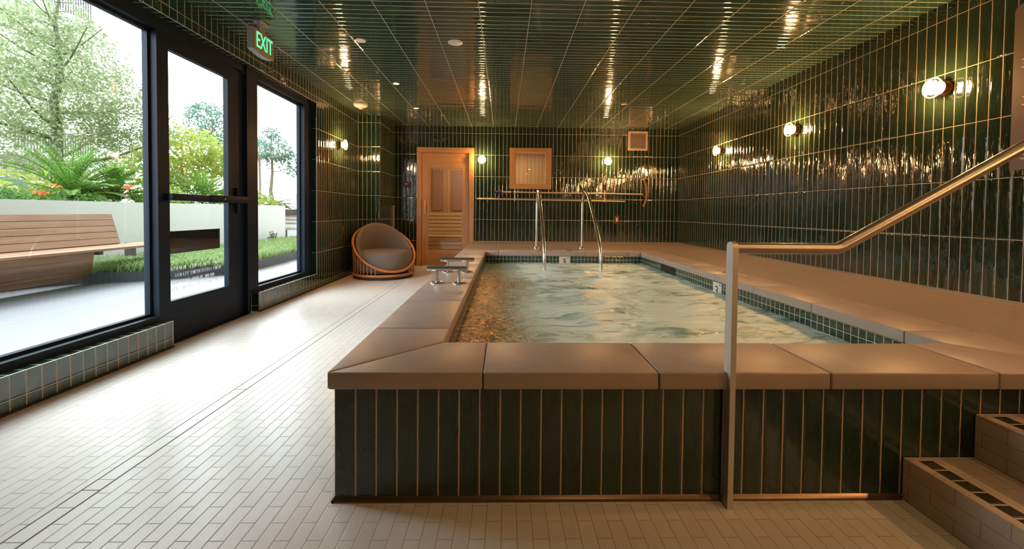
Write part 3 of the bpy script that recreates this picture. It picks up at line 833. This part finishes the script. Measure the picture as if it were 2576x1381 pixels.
obj('case', MB().box(-1.925, -1.795, YB - .035, YB, .455 + E, .555 + E, .006), 'plinth', o)
obj('screen', MB().box(-1.905, -1.86, YB - .037, YB - .034, .50 + E, .535 + E), 'grey', o)
o = thing('door_pull', (-2.10, 7.99, .9), 'tall slim brass pull handle in the corner behind the chair', 'handle')
mb = MB()
for y in (YB - .060,):
    mb.tube(smoothp([(-2.122, YB - .004, 1.145), (-2.122, y, 1.145), (-2.122, y, 1.13)], 1), .010, 10); mb.box(-2.130, -2.098, y - .010, y + .010, .62, 1.15, .002)
    mb.box(-2.130, -2.108, y, YB, .62, .64); mb.box(-2.130, -2.108, y, YB, 1.13, 1.15)
obj('grip', mb, 'ventp', o)

# sign panel on the right wall (only its left edge is in view)
sg = thing('rules_sign', (XR, 2.4, 1.9), 'tall taupe sign panel at the right edge of the right wall', 'sign')
mb = MB(); r = .045; ys, ye, za, zb = 2.708, 1.90, 1.362, 2.445
poly = []
for (cy_, cz, a0) in ((ys - r, zb - r, 0), (ye + r, zb - r, 90), (ye + .002, za + .002, 180), (ys - .002, za + .002, 270)):
    rr_ = r if a0 < 180 else .002
    poly += [(cy_ + rr_ * math.cos(R(a0 + q)), cz + rr_ * math.sin(R(a0 + q))) for q in (0, 22, 45, 67, 90)]
mb.extr([(XR - .012, y, z) for y, z in poly], (.012, 0, 0))
obj('panel', mb, 'signbrown', sg)
for ch_, z, y in (('3', 2.05, 2.668), ('3', 1.805, 2.658), ('5', 1.455, 2.655)):
    text_mesh('lettering', ch_, .085, 'letterwhite', sg, (XR - .0125, y, z), FACE_NX, .001, 'LEFT')

# ------------------------------------------------------------------ sauna behind the back wall
sd = thing('door_2', (-1.13, YB, 0), 'cedar sauna door with tall glass pane', 'door', kind='structure')
ft = .018
mb = MB()
mb.box(-1.685, -1.594, YB - ft, YB + .02, 0, 2.178, .002); mb.box(-.682, -.583, YB - ft, YB + .02, 0, 2.178, .002)
obj('casing', mb, 'cedar', sd)
obj('casing', MB().box(-1.685, -.583, YB - ft - .001, YB + .02, 2.178, 2.280, .002), 'cedar_h', sd)
mb = MB(); ly0, ly1 = YB + .008, YB + .050
mb.box(-1.586, -1.464, ly0, ly1, .01, 2.170); mb.box(-.806, -.690, ly0, ly1, .01, 2.170)
lf = obj('door_leaf', mb, 'cedar', sd)
obj('gap_shade_strip', MB().box(-1.600, -1.586, YB + .012, YB + .016, 0, 2.184).box(-.690, -.676, YB + .012, YB + .016, 0, 2.184).box(-1.60, -.676, YB + .012, YB + .016, 2.170, 2.184), 'plinth', sd)  # dark strips standing in for the shade between leaf and casing
obj('rail', MB().box(-1.464, -.806, ly0, ly1, 1.885, 2.170), 'cedar_h', lf)
obj('rail', MB().box(-1.464, -.806, ly0, ly1, .01, .308), 'cedar_h', lf)
obj('glass_pane', MB().box(-1.47, -.80, YB + .022, YB + .028, .30, 1.89), 'glass', lf)
obj('handle', MB().tube(smoothp([(-1.525, YB + .004, 1.25), (-1.525, YB - .045, 1.23), (-1.525, YB - .045, 1.01), (-1.525, YB + .004, .99)], 2), .014, 10), 'cedar_pale', lf, True)
for z in (2.03, 1.14, .30): obj('hinge', MB().box(-.700, -.676, YB - .022, YB - .010, z - .05, z + .05, .003), 'brass', sd)
sw = thing('window_3', (.505, YB, 1.9), 'small square cedar framed window of the sauna', 'window', kind='structure')
wx0, wx1, wz0, wz1 = .100, .910, .445 + E, 1.237 + E
mb = MB()
mb.box(wx0, wx0 + .098, YB - .02, YB + .02, wz0, wz1, .002); mb.box(wx1 - .098, wx1, YB - .02, YB + .02, wz0, wz1, .002)
obj('casing', mb, 'cedar', sw)
mb = MB(); mb.box(wx0 + .098, wx1 - .098, YB - .02, YB + .02, wz0, wz0 + .098, .002); mb.box(wx0 + .098, wx1 - .098, YB - .02, YB + .02, wz1 - .085, wz1, .002)
obj('casing', mb, 'cedar_h', sw)
mb = MB(); a, b, c, d2 = wx0 + .098, wx1 - .098, wz0 + .098, wz1 - .085
for q in ((a, b, c, c + .016), (a, b, d2 - .016, d2), (a, a + .016, c, d2), (b - .016, b, c, d2)): mb.box(q[0], q[1], YB + .0, YB + .05, q[2], q[3])
obj('bead', mb, 'cedar_pale', sw)
obj('glass_pane', MB().box(a, b, YB + .026, YB + .031, c, d2), 'glass', sw)
# interior room shell
SX0, SX1, SY0, SY1, SZ = -1.95, 1.30, YB + .12, 9.30, 2.36
mb = MB()
mb.box(SX0, SX1, SY1, SY1 + .05, 0, SZ); mb.box(SX0 - .05, SX0, SY0, SY1, 0, SZ); mb.box(SX1, SX1 + .05, SY0, SY1, 0, SZ)
mb.box(SX0, SX1, SY0, SY1, SZ, SZ + .05)
struct('wall_sauna', mb, 'cedar_wall')
mb = MB().box(SX0, SX1, SY0, SY1, -.02, 0.0)
struct('floor_sauna', mb, 'cedar_pale')
hp = thing('heater_panel', (-1.4, SY1, 1.4), 'brown mesh heater panel at the left behind the sauna door glass', 'heater', 'brown heater panels in the sauna')
obj('mesh', MB().box(-1.60, -1.36, SY1 - .02, SY1, 1.08, 1.975), 'heater', hp)
hp = thing('heater_panel', (-1.0, SY1, 1.4), 'brown mesh heater panel at the right behind the sauna door glass', 'heater', 'brown heater panels in the sauna')
obj('mesh', MB().box(-1.165, -.80, SY1 - .02, SY1, 1.08, 1.975), 'heater', hp)
sb = thing('sauna_bench', (-1, 8.9, 0), 'pale slatted wooden bench inside the sauna', 'bench')
mb = MB(); by = SY1 - .05
for k in range(6): mb.box(SX0 + .02, SX1 - .02, by, by + .022, .545 + k * .082, .545 + k * .082 + .068)
bk = obj('back_slats', mb, 'cedar_pale', sb)
for x in (-1.62, -1.17, -.7, -.1, .6): obj('upright', MB().box(x, x + .03, by + .0222, by + .049, .50, 1.02), 'cedar_pale', bk)
mb = MB()
for k in range(5): mb.box(SX0 + .02, SX1 - .02, 8.66 + k * .115, 8.66 + k * .115 + .10, .515, .540)
obj('seat', mb, 'cedar_pale', sb)
mb = MB()
for k in range(6): mb.box(SX0 + .02, SX1 - .02, 8.655, 8.675, .02 + k * .083, .02 + k * .083 + .070)
obj('front_slats', mb, 'cedar_pale', sb)
lp = thing('sauna_fill_light', (-.9, 8.75, SZ), 'unseen flat warm panel added to brighten the sauna', 'ceiling light')
obj('diffuser', MB().box(-1.3, .9, 8.42, 8.62, SZ - .02, SZ - .001), emit('sauna_glow', (1.0, .78, .52), 19), lp)  # glowing panel out of view, added to brighten the sauna interior

# ------------------------------------------------------------------ outside
TZ = -.012
mb = MB().box(-9.0, -2.901, -8, 16, -.2, TZ)
struct('terrace', mb, 'terrace', 'pale stone terrace outside the windows', 'terrace')
# curved charcoal edging of the grass bed
edge = [(-6.45, -4), (-6.45, 2.5), (-6.40, 4.9), (-6.25, 5.60), (-6.02, 5.86), (-5.72, 6.02), (-5.30, 6.17), (-5.02, 6.36), (-4.66, 6.60), (-4.46, 6.90), (-4.40, 7.4), (-4.46, 8.3), (-4.55, 9.6), (-4.70, 12.0), (-4.8, 15)]
edge = [tuple(p[:2]) for p in smoothp([(a, b, 0) for a, b in edge], 2)]
mb = MB(); poly = edge + [(a - .012 if i else a - .012, b) for i, (a, b) in reversed(list(enumerate(edge)))]
for (a, b), (c, e_) in zip(edge, edge[1:]):
    dx, dy = c - a, e_ - b; L = math.hypot(dx, dy); nx_, ny_ = -dy / L * .012, dx / L * .012
    mb.extr([(a, b, TZ), (c, e_, TZ), (c + nx_, e_ + ny_, TZ), (a + nx_, b + ny_, TZ)], (0, 0, .15))
struct('planter_edging', mb, 'edging', 'curved charcoal edging in front of the grass bed', 'edging')
WXA = -6.85
mb = MB()
for (a, b), (c, e_) in zip(edge, edge[1:]):
    mb.quad((a - .01, b, .125), (c - .01, e_, .125), (WXA, e_, .15), (WXA, b, .15))
struct('planter_soil', mb, 'soil', 'dark soil of the grass bed', 'soil')
# grass
def inbed(x, y):
    for (a, b), (c, e_) in zip(edge, edge[1:]):
        if b <= y <= e_: return WXA + .24 < x < a + (c - a) * (y - b) / (e_ - b + 1e-6) - .02
    return False
random.seed(11); mb = MB(); cnt = 0
while cnt < 2300:
    x = random.uniform(-6.8, -4.4); y = random.uniform(4.4, 13.5)
    if not inbed(x, y): continue
    if x < -6.52 or y > 9.3 and x < -6.25: continue
    cnt += 1
    for _ in range(9):
        a = random.uniform(0, 2 * PI); L = random.uniform(.14, .27); dx, dy = math.cos(a), math.sin(a)
        ox, oy = x + random.uniform(-.03, .03), y + random.uniform(-.03, .03); wd = .0045
        px_, py_ = -dy * wd, dx * wd
        p0, p1, p2 = (ox, oy, .13), (ox + dx * L * .40, oy + dy * L * .40, .13 + L * .62), (ox + dx * L, oy + dy * L, .13 + L * random.uniform(-.1, .6))
        V = mb.b.verts.new
        a0, a1 = V((p0[0] - px_, p0[1] - py_, p0[2])), V((p0[0] + px_, p0[1] + py_, p0[2]))
        b0, b1 = V((p1[0] - px_, p1[1] - py_, p1[2])), V((p1[0] + px_, p1[1] + py_, p1[2]))
        c0 = V(p2)
        mb.b.faces.new([a0, a1, b1, b0]); mb.b.faces.new([b0, b1, c0])
tag(obj('grass', mb, 'grassm'), 'tufted green grass spilling over the charcoal edging', 'grass', kind='stuff')
# stucco planter walls
WT = 1.165
mb = MB(); mb.box(WXA - .2, WXA, -8, 9.85, TZ, WT)
struct('planter_wall', mb, 'stucco', 'cream stucco planter wall behind the bench', 'wall')
mb = MB(); mb.prism([(WXA, 9.85), (-6.55, 12.6), (-6.75, 12.65), (WXA - .2, 9.87)], TZ, WT + .01)
struct('planter_wall', mb, 'stucco', 'cream stucco planter wall farther along, angled towards the path', 'wall')
struct('planter_wall', MB().box(-9.0, -6.2, 18.0, 18.2, TZ, WT - .05), 'stucco', 'distant cream wall at the end of the terrace', 'wall')
struct('planter_wall', MB().box(-7.7, -7.5, 12.7, 17.99, TZ, WT - .08), 'stucco', 'recessed cream wall behind the white seat', 'wall')
mb = MB().box(-30, WXA - .2, -10, 40, WT - .30, WT - .10)
struct('planting_bed', mb, 'soil', 'raised planting bed behind the cream wall', 'planting bed')

# teak chevron bench
bn = thing('garden_bench', (-5.7, 4.5, 0), 'long slatted teak bench against the cream wall outside', 'bench')
BY0 = -1.2
def boards(pA, pB, n, yA, yB, th, gap=.008):
    """boards between two (x,z) points, right end running from yA (at pA) to yB (at pB)"""
    mb = MB(); A, B = Vector((pA[0], 0, pA[1])), Vector((pB[0], 0, pB[1])); D = (B - A); L = D.length; D.normalize(); nn = Vector((-D.z, 0, D.x)) * th
    for k in range(n):
        s, e_ = L * k / n + gap / 2, L * (k + 1) / n - gap / 2
        p, q = A + D * s, A + D * e_
        ys_, ye_ = yA + (yB - yA) * s / L, yA + (yB - yA) * e_ / L
        vs = [mb.b.verts.new(v) for v in (
            (p.x, BY0, p.z), (q.x, BY0, q.z), (q.x, ye_, q.z), (p.x, ys_, p.z),
            (p.x + nn.x, BY0, p.z + nn.z), (q.x + nn.x, BY0, q.z + nn.z), (q.x + nn.x, ye_, q.z + nn.z), (p.x + nn.x, ys_, p.z + nn.z))]
        for f_ in ((0, 1, 2, 3), (7, 6, 5, 4), (0, 4, 5, 1), (1, 5, 6, 2), (2, 6, 7, 3), (3, 7, 4, 0)): mb.b.faces.new([vs[i] for i in f_])
    return mb
obj('backrest', boards((-5.86, .522), (-6.12, .965), 5, 6.48, 6.62, .03), 'teak', bn)
obj('seat', boards((-5.50, .492), (-5.875, .512), 3, 7.10, 7.10, .032), 'teak', bn)
obj('front_panel', boards((-5.90, .055), (-5.53, .455), 4, 6.06, 5.73, .03), 'teak', bn)
for y in (-.5, 1.2, 2.9, 4.6, 5.9): obj('support', MB().box(-6.35, -5.62, y, y + .05, .40, .47), 'edging', bn)
for y in (0.5, 2.5, 4.5, 6.9): obj('leg', MB().box(-6.18, -6.08, y, y + .1, TZ, .49), 'edging', bn)

# ------------------------------------------------------------------ plants
def ray_xy(px, D):
    """horizontal direction of a photo column: point at distance D along Y"""
    pass
def leaves(mb, c, rad, n, s, shell=.0, droop=.3, asp=.42, seed=0, cull=-.10):
    rnd = random.Random(seed)
    for _ in range(n):
        while True:
            p = Vector((rnd.uniform(-1, 1), rnd.uniform(-1, 1), rnd.uniform(-1, 1)))
            if p.length <= 1 and p.length >= shell: break
        # clumps
        q = Vector((c[0] + p.x * rad[0], c[1] + p.y * rad[1], c[2] + p.z * rad[2]))
        if noise.noise(q * 2.3) < (cull if rad[0] > 1.2 else -.06): continue
        a = rnd.uniform(0, 2 * PI); t = rnd.uniform(-.9, .6) - droop
        d = Vector((math.cos(a) * math.cos(t), math.sin(a) * math.cos(t), math.sin(t)))
        u = d.cross(Vector((rnd.uniform(-1, 1), rnd.uniform(-1, 1), rnd.uniform(-1, 1)))).normalized()
        L = s * rnd.uniform(.6, 1.25); W = L * asp
        V = mb.b.verts.new
        mb.b.faces.new([V(q), V(q + d * L * .45 + u * W * .5), V(q + d * L), V(q + d * L * .45 - u * W * .5)])
def branches(mb, base, top, r, n, reach, seed=0, lo=.35):
    rnd = random.Random(seed); b, t = Vector(base), Vector(top)
    pts = [b.lerp(t, k / 8) + Vector((rnd.uniform(-1, 1), rnd.uniform(-1, 1), 0)) * r * .6 * (k > 0) for k in range(9)]
    mb.tube(pts, r, 10, rr=[r * (1.15 - .95 * k / 8) for k in range(9)])
    for i in range(n):
        f_ = lo + (.97 - lo) * i / max(1, n - 1); s = b.lerp(t, f_); a = rnd.uniform(0, 2 * PI); L = reach * (1.15 - .7 * f_) * rnd.uniform(.7, 1.1)
        e_ = s + Vector((math.cos(a) * L, math.sin(a) * L, L * rnd.uniform(.15, .6)))
        m_ = s.lerp(e_, .5) + Vector((0, 0, -.06 * L))
        mb.tube([s, m_, e_], r, 6, rr=[r * .42 * (1.2 - f_), r * .25 * (1.2 - f_), r * .08])
def tree(loc, h, blobs, lmat, bmat, r, label, n_br=14, reach=1.2, lsize=.10, seed=1, lo=.35, asp=.42, cat='tree'):
    t = thing('tree', loc, label, cat, 'trees beyond the planter wall')
    mb = MB(); branches(mb, loc, (loc[0], loc[1], loc[2] + h), r, n_br, reach, seed, lo)
    obj('trunk', mb, bmat, t, True)
    mb = MB()
    for i, (dx, dy, dz, rx, ry, rz, n) in enumerate(blobs):
        leaves(mb, (loc[0] + dx, loc[1] + dy, loc[2] + dz), (rx, ry, rz), n, lsize, seed=seed * 31 + i, asp=asp)
    obj('foliage', mb, lmat, t)
    return t
def fan(name, loc, n, L, wd, lmat, label, up=.9, seed=1, cat='plant', pinn=True, seg=9, rise=1.0):
    """rosette of arching pinnate fronds"""
    t = thing(name, loc, label, cat, 'fronded plants in the bed behind the wall')
    rnd = random.Random(seed); mb = MB(); V = mb.b.verts.new
    for i in range(n):
        a = 2 * PI * i / n * 2.4 + rnd.uniform(-.3, .3); el = rnd.uniform(.25, 1.35) * up; LL = L * rnd.uniform(.75, 1.1)
        h = Vector((math.cos(a), math.sin(a), 0)); side = Vector((-math.sin(a), math.cos(a), 0))
        prev = None; p = Vector(loc); e_ = el
        pts = [p.copy()]
        for k in range(seg):
            p = p + (h * math.cos(e_) + Vector((0, 0, math.sin(e_)))) * LL / seg; e_ -= .12 * rise; pts.append(p.copy())
        if pinn:
            for k in range(1, len(pts)):
                for m_ in (0, .5):
                    c = pts[k - 1].lerp(pts[k], m_); tt = (pts[k] - pts[k - 1]).normalized(); f_ = (k - 1 + m_) / seg
                    w_ = wd * (math.sin(PI * min(1, .12 + f_ * .86)) ** .6)
                    for sgn in (-1, 1):
                        tip = c + side * sgn * w_ + tt * w_ * .75 + Vector((0, 0, .15 * w_))
                        mb.b.faces.new([V(c - tt * .014), V(c.lerp(tip, .5) + Vector((0, 0, .012)) - tt * .018), V(tip), V(c.lerp(tip, .5) + tt * .018), V(c + tt * .014)])
            mb.tube(pts, .006, 4)
        else:
            A = None
            for k, q in enumerate(pts):
                w_ = wd * (1 - (k / seg) ** 2) + .002; B = (V(q - side * w_), V(q + side * w_))
                if A: mb.b.faces.new([A[0], A[1], B[1], B[0]])
                A = B
    obj('fronds', mb, lmat, t)
    return t
def XY(px, D):   # photo column -> direction at distance D (|x| offset)
    u = (px - 1267.9) / 1045.9
    return (u * D, D)
BZ = WT - .12
# big grey green tree (behind first window)
x, y = -10.6, 10.15
tree((x, y, BZ), 5.0, [(0, 0, 1.5, 1.8, 1.8, .9, 8000), (-.1, 0, 2.6, 2.1, 2.0, 1.1, 14000), (-.2, 0, 3.6, 1.55, 1.55, .95, 9000), (-.1, -.1, 4.4, .85, .85, .75, 3200), (-1.7, -.5, 2.2, 1.1, 1.2, 1.2, 5000), (1.0, .8, 2.2, 1.1, 1.1, .8, 4500)],
     'leaf_grey', 'bark', .13, 'large airy grey-green tree filling the nearest window', 20, 2.0, .092, 3, .15)
# pale tree at the far left
tree((-9.6, 6.6, BZ), 5.6, [(0, 0, 4.1, 1.2, 1.2, 1.7, 2600), (.2, -.2, 2.4, .9, .9, 1.0, 1000)], 'leaf_yel', 'bark', .07, 'leafy pale tree at the far left edge of the window', 10, 1.0, .16, 5, .35)
# yellow green tree seen through the door
tree((-10.0, 13.2, BZ), 2.3, [(0, 0, 1.65, 1.3, 1.3, 1.0, 4200), (.6, .6, 1.2, 1.1, 1.1, .8, 2400), (-.7, -.4, 1.1, 1.0, 1.0, .8, 1700)], 'leaf_yel', 'bark_red', .07, 'yellow-green bushy tree seen through the door glass', 12, 1.2, .17, 7, .3)
# blue green small tree left of the door stile
tree((-10.75, 15.6, BZ), 3.7, [(-.1, .0, 3.1, .85, .85, .85, 2600), (.4, .3, 2.4, .7, .7, .7, 1200), (-.6, 0, 3.6, .5, .5, .3, 500)], 'leaf_blue', 'bark_red', .07, 'blue-green tree with an orange trunk beside the door stile', 12, 1.1, .13, 9, .45, .45)
# far window trees
tree((-11.35, 20.6, BZ), 3.7, [(0, 0, 2.95, 1.0, 1.0, .7, 2000), (.8, .5, 2.3, .8, .8, .6, 1100), (0, 0, 3.75, .4, .4, .3, 240)], 'leaf_blue', 'bark', .09, 'rounded blue-green tree in the middle of the farther window', 12, 1.2, .17, 12, .5, .45)
# slim palms
def palm(loc, h, L, label, seed, n=16):
    t = thing('palm', loc, label, 'palm', 'slim palms beyond the planter wall')
    obj('trunk', MB().tube([(loc[0], loc[1], loc[2]), (loc[0] + .03, loc[1], loc[2] + h * .5), (loc[0], loc[1], loc[2] + h)], .05, 8), 'bark', t, True)
    mb = MB(); V = mb.b.verts.new; rnd = random.Random(seed); top = Vector((loc[0], loc[1], loc[2] + h))
    for i in range(n):
        a = 2 * PI * i / n + rnd.uniform(-.2, .2); el = rnd.uniform(.1, 1.1); hh = Vector((math.cos(a), math.sin(a), 0)); sd_ = Vector((-math.sin(a), math.cos(a), 0)); p = top.copy(); pts = [p.copy()]
        for k in range(9): p = p + (hh * math.cos(el) + Vector((0, 0, math.sin(el)))) * L / 9; el -= .26; pts.append(p.copy())
        for k in range(1, 10):
            c = pts[k]; tt = (pts[k] - pts[k - 1]).normalized(); w_ = L * .26 * math.sin(PI * min(1, .15 + k / 9 * .85))
            for sg_ in (-1, 1):
                tip = c + sd_ * sg_ * w_ + tt * w_ * .6 - Vector((0, 0, w_ * .5)); mb.b.faces.new([V(c - tt * .02), V(tip), V(c + tt * .03)])
    obj('fronds', mb, 'leaf_blue', t)
palm((-10.45, 17.6, BZ), 2.9, 1.0, 'drooping palm at the left edge of the farther window', 4)
palm((-11.6, 20.0, BZ), 2.5, .6, 'slim palm trunk left of the rounded tree', 6, 12)
# cycads and strappy plants behind the wall
fan('cycad', (-8.23, 8.10, BZ + .16), 60, 1.15, .13, 'leaf_cyc', 'large bright green cycad above the bench', seed=2, up=1.25, cat='cycad', rise=.9)
fan('cycad', (-7.98, 8.72, BZ + .16), 46, 1.0, .12, 'leaf_cyc', 'taller cycad at the right of the first window', seed=5, up=1.3, cat='cycad')
fan('cycad', (-8.0, 11.2, BZ + .16), 50, 1.15, .14, 'leaf_cyc', 'dark green cycad seen through the door glass', seed=8, up=1.25, cat='cycad')
fan('cycad', (-8.7, 15.9, BZ + .05), 36, .85, .12, 'leaf_dark', 'spiky cycad at the right of the farther window', seed=13, up=.9, cat='cycad')
fan('feather_palm', (-9.0, 5.6, BZ + .25), 15, 1.25, .26, 'leaf_blue', 'thin bluish feather palm at the far left behind the wall', seed=21, up=.9, cat='palm', rise=1.7)
fan('feather_palm', (-8.6, 6.7, BZ + .15), 12, 1.0, .22, 'leaf_blue', 'loose bluish feather palm left of the large cycad', seed=23, up=.8, cat='palm', rise=1.8)
rnd = random.Random(4)
lab = ['strappy green clump on the wall top near the window corner', 'strappy green clump below the large cycad', 'strappy green clump between the two cycads', 'strappy green clump beside the orange flowers',
       'strappy green clump low at the left of the large cycad', 'strappy green clump behind the push bar', 'strappy green clump right of the door centre', 'yellowish strappy clump at the left of the farther window', 'yellowish strappy clump in the middle of the farther window', 'strappy clump at the far right of the farther window']
spots = [(-7.55, 8.9), (-7.5, 7.1), (-7.5, 7.75), (-7.6, 8.25), (-7.5, 6.5), (-7.5, 9.6), (-7.5, 10.6), (-8.1, 13.0), (-8.2, 14.0), (-8.2, 14.9)]
for i, ((x, y), l) in enumerate(zip(spots, lab)):
    fan('strappy_plant', (x, y, BZ), 46, .50, .013, 'leaf_yel' if 'yellow' in l else 'leaf_dark', l, seed=30 + i, pinn=False, up=.95, cat='plant', rise=1.6)
def shrub(loc, rad, n, mat, label, size=.07, seed=1):
    t = thing('shrub', loc, label, 'shrub', 'low shrubs along the wall top')
    mb = MB()
    for k in range(9):
        a = 2 * PI * k / 9; mb.tube([loc, (loc[0] + math.cos(a) * rad[0] * .6, loc[1] + math.sin(a) * rad[1] * .6, loc[2] + rad[2] * 1.1)], .008, 5)
    obj('stem', mb, 'bark', t)
    mb = MB(); leaves(mb, (loc[0], loc[1], loc[2] + rad[2] * .75), rad, n, size, seed=seed, asp=.5); obj('foliage', mb, mat, t)
shrub((-7.7, 9.6, BZ), (.5, .75, .34), 1900, 'leaf_yel', 'light green shrub behind the push bar of the door', seed=2)
shrub((-8.3, 10.9, BZ), (.9, 1.1, .45), 2400, 'leaf_cyc', 'mounded green shrub on the right of the door glass', .09, 3)
shrub((-7.8, 6.0, BZ), (.5, .9, .22), 1500, 'leaf_dark', 'low dark shrub under the feather palms', seed=4)
shrub((-7.9, 7.4, BZ), (.5, 1.2, .20), 2200, 'leaf_cyc', 'low green shrub along the wall under the large cycad', seed=5)
shrub((-8.6, 13.9, BZ), (1.1, 1.2, .42), 2200, 'leaf_yel', 'yellow-green shrub filling the farther window', .10, 6)
shrub((-9.4, 9.0, BZ), (1.0, 1.3, .55), 2600, 'leaf_yel', 'bright shrub behind the cycads at the right of the first window', .11, 8)
shrub((-6.35, 11.6, .14), (.12, .22, .24), 320, 'leaf_dark', 'small dark bush against the cream wall in the farther window', .06, 7)
# orange flowers
for i, (px, D, z, l) in enumerate(((132, 6.75, 1.30, 'orange flower low at the left of the large cycad'), (168, 6.95, 1.42, 'orange flower beside the large cycad'), (340, 8.15, 1.47, 'orange flower near the window corner'), (325, 7.95, 1.30, 'small orange flower just above the wall'))):
    x, y = XY(px, D)
    t = thing('flower', (x, y, BZ), l, 'flower', 'orange flowers in the bed')
    obj('stem', MB().tube([(x, y, BZ), (x, y, z)], .005, 6), 'leaf_dark', t)
    mb = MB(); leaves(mb, (x, y, z), (.07, .09, .035), 60, .06, seed=40 + i, asp=.5); obj('petals', mb, 'petal', t)

# neighbouring building with balconies
bd = thing('building', (-26, 20, 0), 'pale apartment building with railed balconies behind the big tree', 'building')
mb = MB().box(-34, -24.5, 14.0, 27.0, -2, 22)
obj('wall', mb, 'stucco_far', bd)
for z in (3.5, 10.9):
    obj('balcony_slab', MB().box(-24.5, -22.6, 19.8, 23.5, z, z + .22), 'stucco_far', bd)
    mb = MB(); zz = z + .22
    y_ = 19.8
    while y_ < 23.5: mb.box(-22.66, -22.62, y_, y_ + .035, zz, zz + 1.1); y_ += .13
    mb.box(-22.67, -22.61, 19.8, 23.5, zz + 1.1, zz + 1.15)
    obj('railing', mb, 'railgrey', bd)
bd = thing('building', (-20, 40, 0), 'low pale building in the distance past the farther window', 'building')
obj('wall', MB().box(-30, -16, 44, 50, -2, 2.6), 'stucco_far', bd)
obj('roof', MB().box(-30.3, -15.7, 43.7, 50.3, 2.6, 2.75), 'stucco_far', bd)
# slatted white seat far along the terrace
gs = thing('terrace_seat', (-6.6, 13.7, 0), 'white slatted seat far along the terrace in the farther window', 'seat')
x0, x1, y0, y1 = -7.45, -6.2, 13.6, 14.3
obj('seat', MB().box(x0, x1, y0, y1, .40, .47), 'white', gs)
mb = MB()
for z in (.56, .68, .80): mb.box(x0, x1, y1, y1 + .03, z, z + .06)
obj('backrest', mb, 'white', gs)
for x in (x0 + .04, x1 - .08):
    for y in (y0 + .03, y1 - .03): obj('leg', MB().box(x, x + .04, y, y + .04, TZ, .40), 'railgrey', gs)

# ------------------------------------------------------------------ world, sun
wd = bpy.data.worlds.new('sky'); scene.world = wd; wd.use_nodes = True
nt = wd.node_tree; nt.nodes.clear()
N = NT(nt)
out = nt.nodes.new('ShaderNodeOutputWorld'); bg = nt.nodes.new('ShaderNodeBackground')
tc = N.n('ShaderNodeTexCoord'); sx = N.n('ShaderNodeSeparateXYZ'); N.link(tc.outputs['Generated'], sx.inputs[0])
f = N.ramp(sx.outputs[2], -.05, .7)
col = N.mixc(f, (.97, .985, 1.0, 1), (.84, .93, 1.0, 1))
# hazy white sky, much brighter towards the side the windows look out on
side = N.m('MULTIPLY', N.ramp(N.m('MULTIPLY', sx.outputs[0], -1.0), .05, .6, 0, 1, True), N.ramp(sx.outputs[2], -.02, .12, 0, 1, True))
N.link(col, bg.inputs[0]); N.put(bg.inputs[1], N.m('ADD', 4.2, N.m('MULTIPLY', side, 10.5)))
N.link(bg.outputs[0], out.inputs[0])
su = bpy.data.lights.new('sun', 'SUN'); su.energy = 2.0; su.angle = R(3); su.color = (1, .95, .86)
so = bpy.data.objects.new('sun', su); COL.objects.link(so)
so.rotation_euler = (Vector((-.62, .30, -.78))).to_track_quat('-Z', 'Y').to_euler()
# light portals in the window openings guide the daylight sampling
for nm, ya, yb, za, zb in (('portal_near', 1.93, 3.118, .26, 2.37), ('portal_door', 3.3, 3.955, .33, 2.29), ('portal_far', 4.4, 5.37, .26, 2.39)):
    l = bpy.data.lights.new(nm, 'AREA'); l.shape = 'RECTANGLE'; l.size = yb - ya; l.size_y = zb - za
    l.cycles.is_portal = True
    o = bpy.data.objects.new(nm, l); COL.objects.link(o); o.location = (-2.76, (ya + yb) / 2, (za + zb) / 2)
    o.rotation_euler = Vector((1, 0, 0)).to_track_quat('-Z', 'Z').to_euler()

# ------------------------------------------------------------------ camera
f_, cx_, cy_, yaw, pit, rol = 1045.8715, 1290.704, 558.9582, .0220, .0248, .0095
cy, sy = math.cos(yaw), math.sin(yaw); cp, sp = math.cos(pit), math.sin(pit); cr, sr = math.cos(rol), math.sin(rol)
Xp = Vector((cy, -sy, 0)); Yp = Vector((sy, cy, 0)); Zp = Vector((0, 0, 1))
Fw = cp * Yp - sp * Zp; Z2_ = sp * Yp + cp * Zp
Rt = cr * Xp + sr * Z2_; Up = -sr * Xp + cr * Z2_
cam = bpy.data.cameras.new('camera'); co = bpy.data.objects.new('camera', cam); COL.objects.link(co)
mw = Matrix.Identity(4)
for i in range(3): mw[i][0], mw[i][1], mw[i][2] = Rt[i], Up[i], -Fw[i]
mw[2][3] = EYE
co.matrix_world = mw
cam.sensor_fit = 'HORIZONTAL'; cam.sensor_width = 36; cam.lens = f_ / 2576 * 36
cam.shift_x = -(cx_ - 1288) / 2576; cam.shift_y = (cy_ - 690.5) / 2576
cam.clip_start = .05; cam.clip_end = 200
scene.camera = co
scene.view_settings.view_transform = 'Standard'; scene.view_settings.look = 'None'
scene.view_settings.gamma = 1.0; scene.view_settings.use_curve_mapping = False
scene.view_settings.exposure = 0.0
scene.cycles.max_bounces = 7; scene.cycles.diffuse_bounces = 4; scene.cycles.glossy_bounces = 3
scene.cycles.transparent_max_bounces = 8; scene.cycles.adaptive_threshold = .03
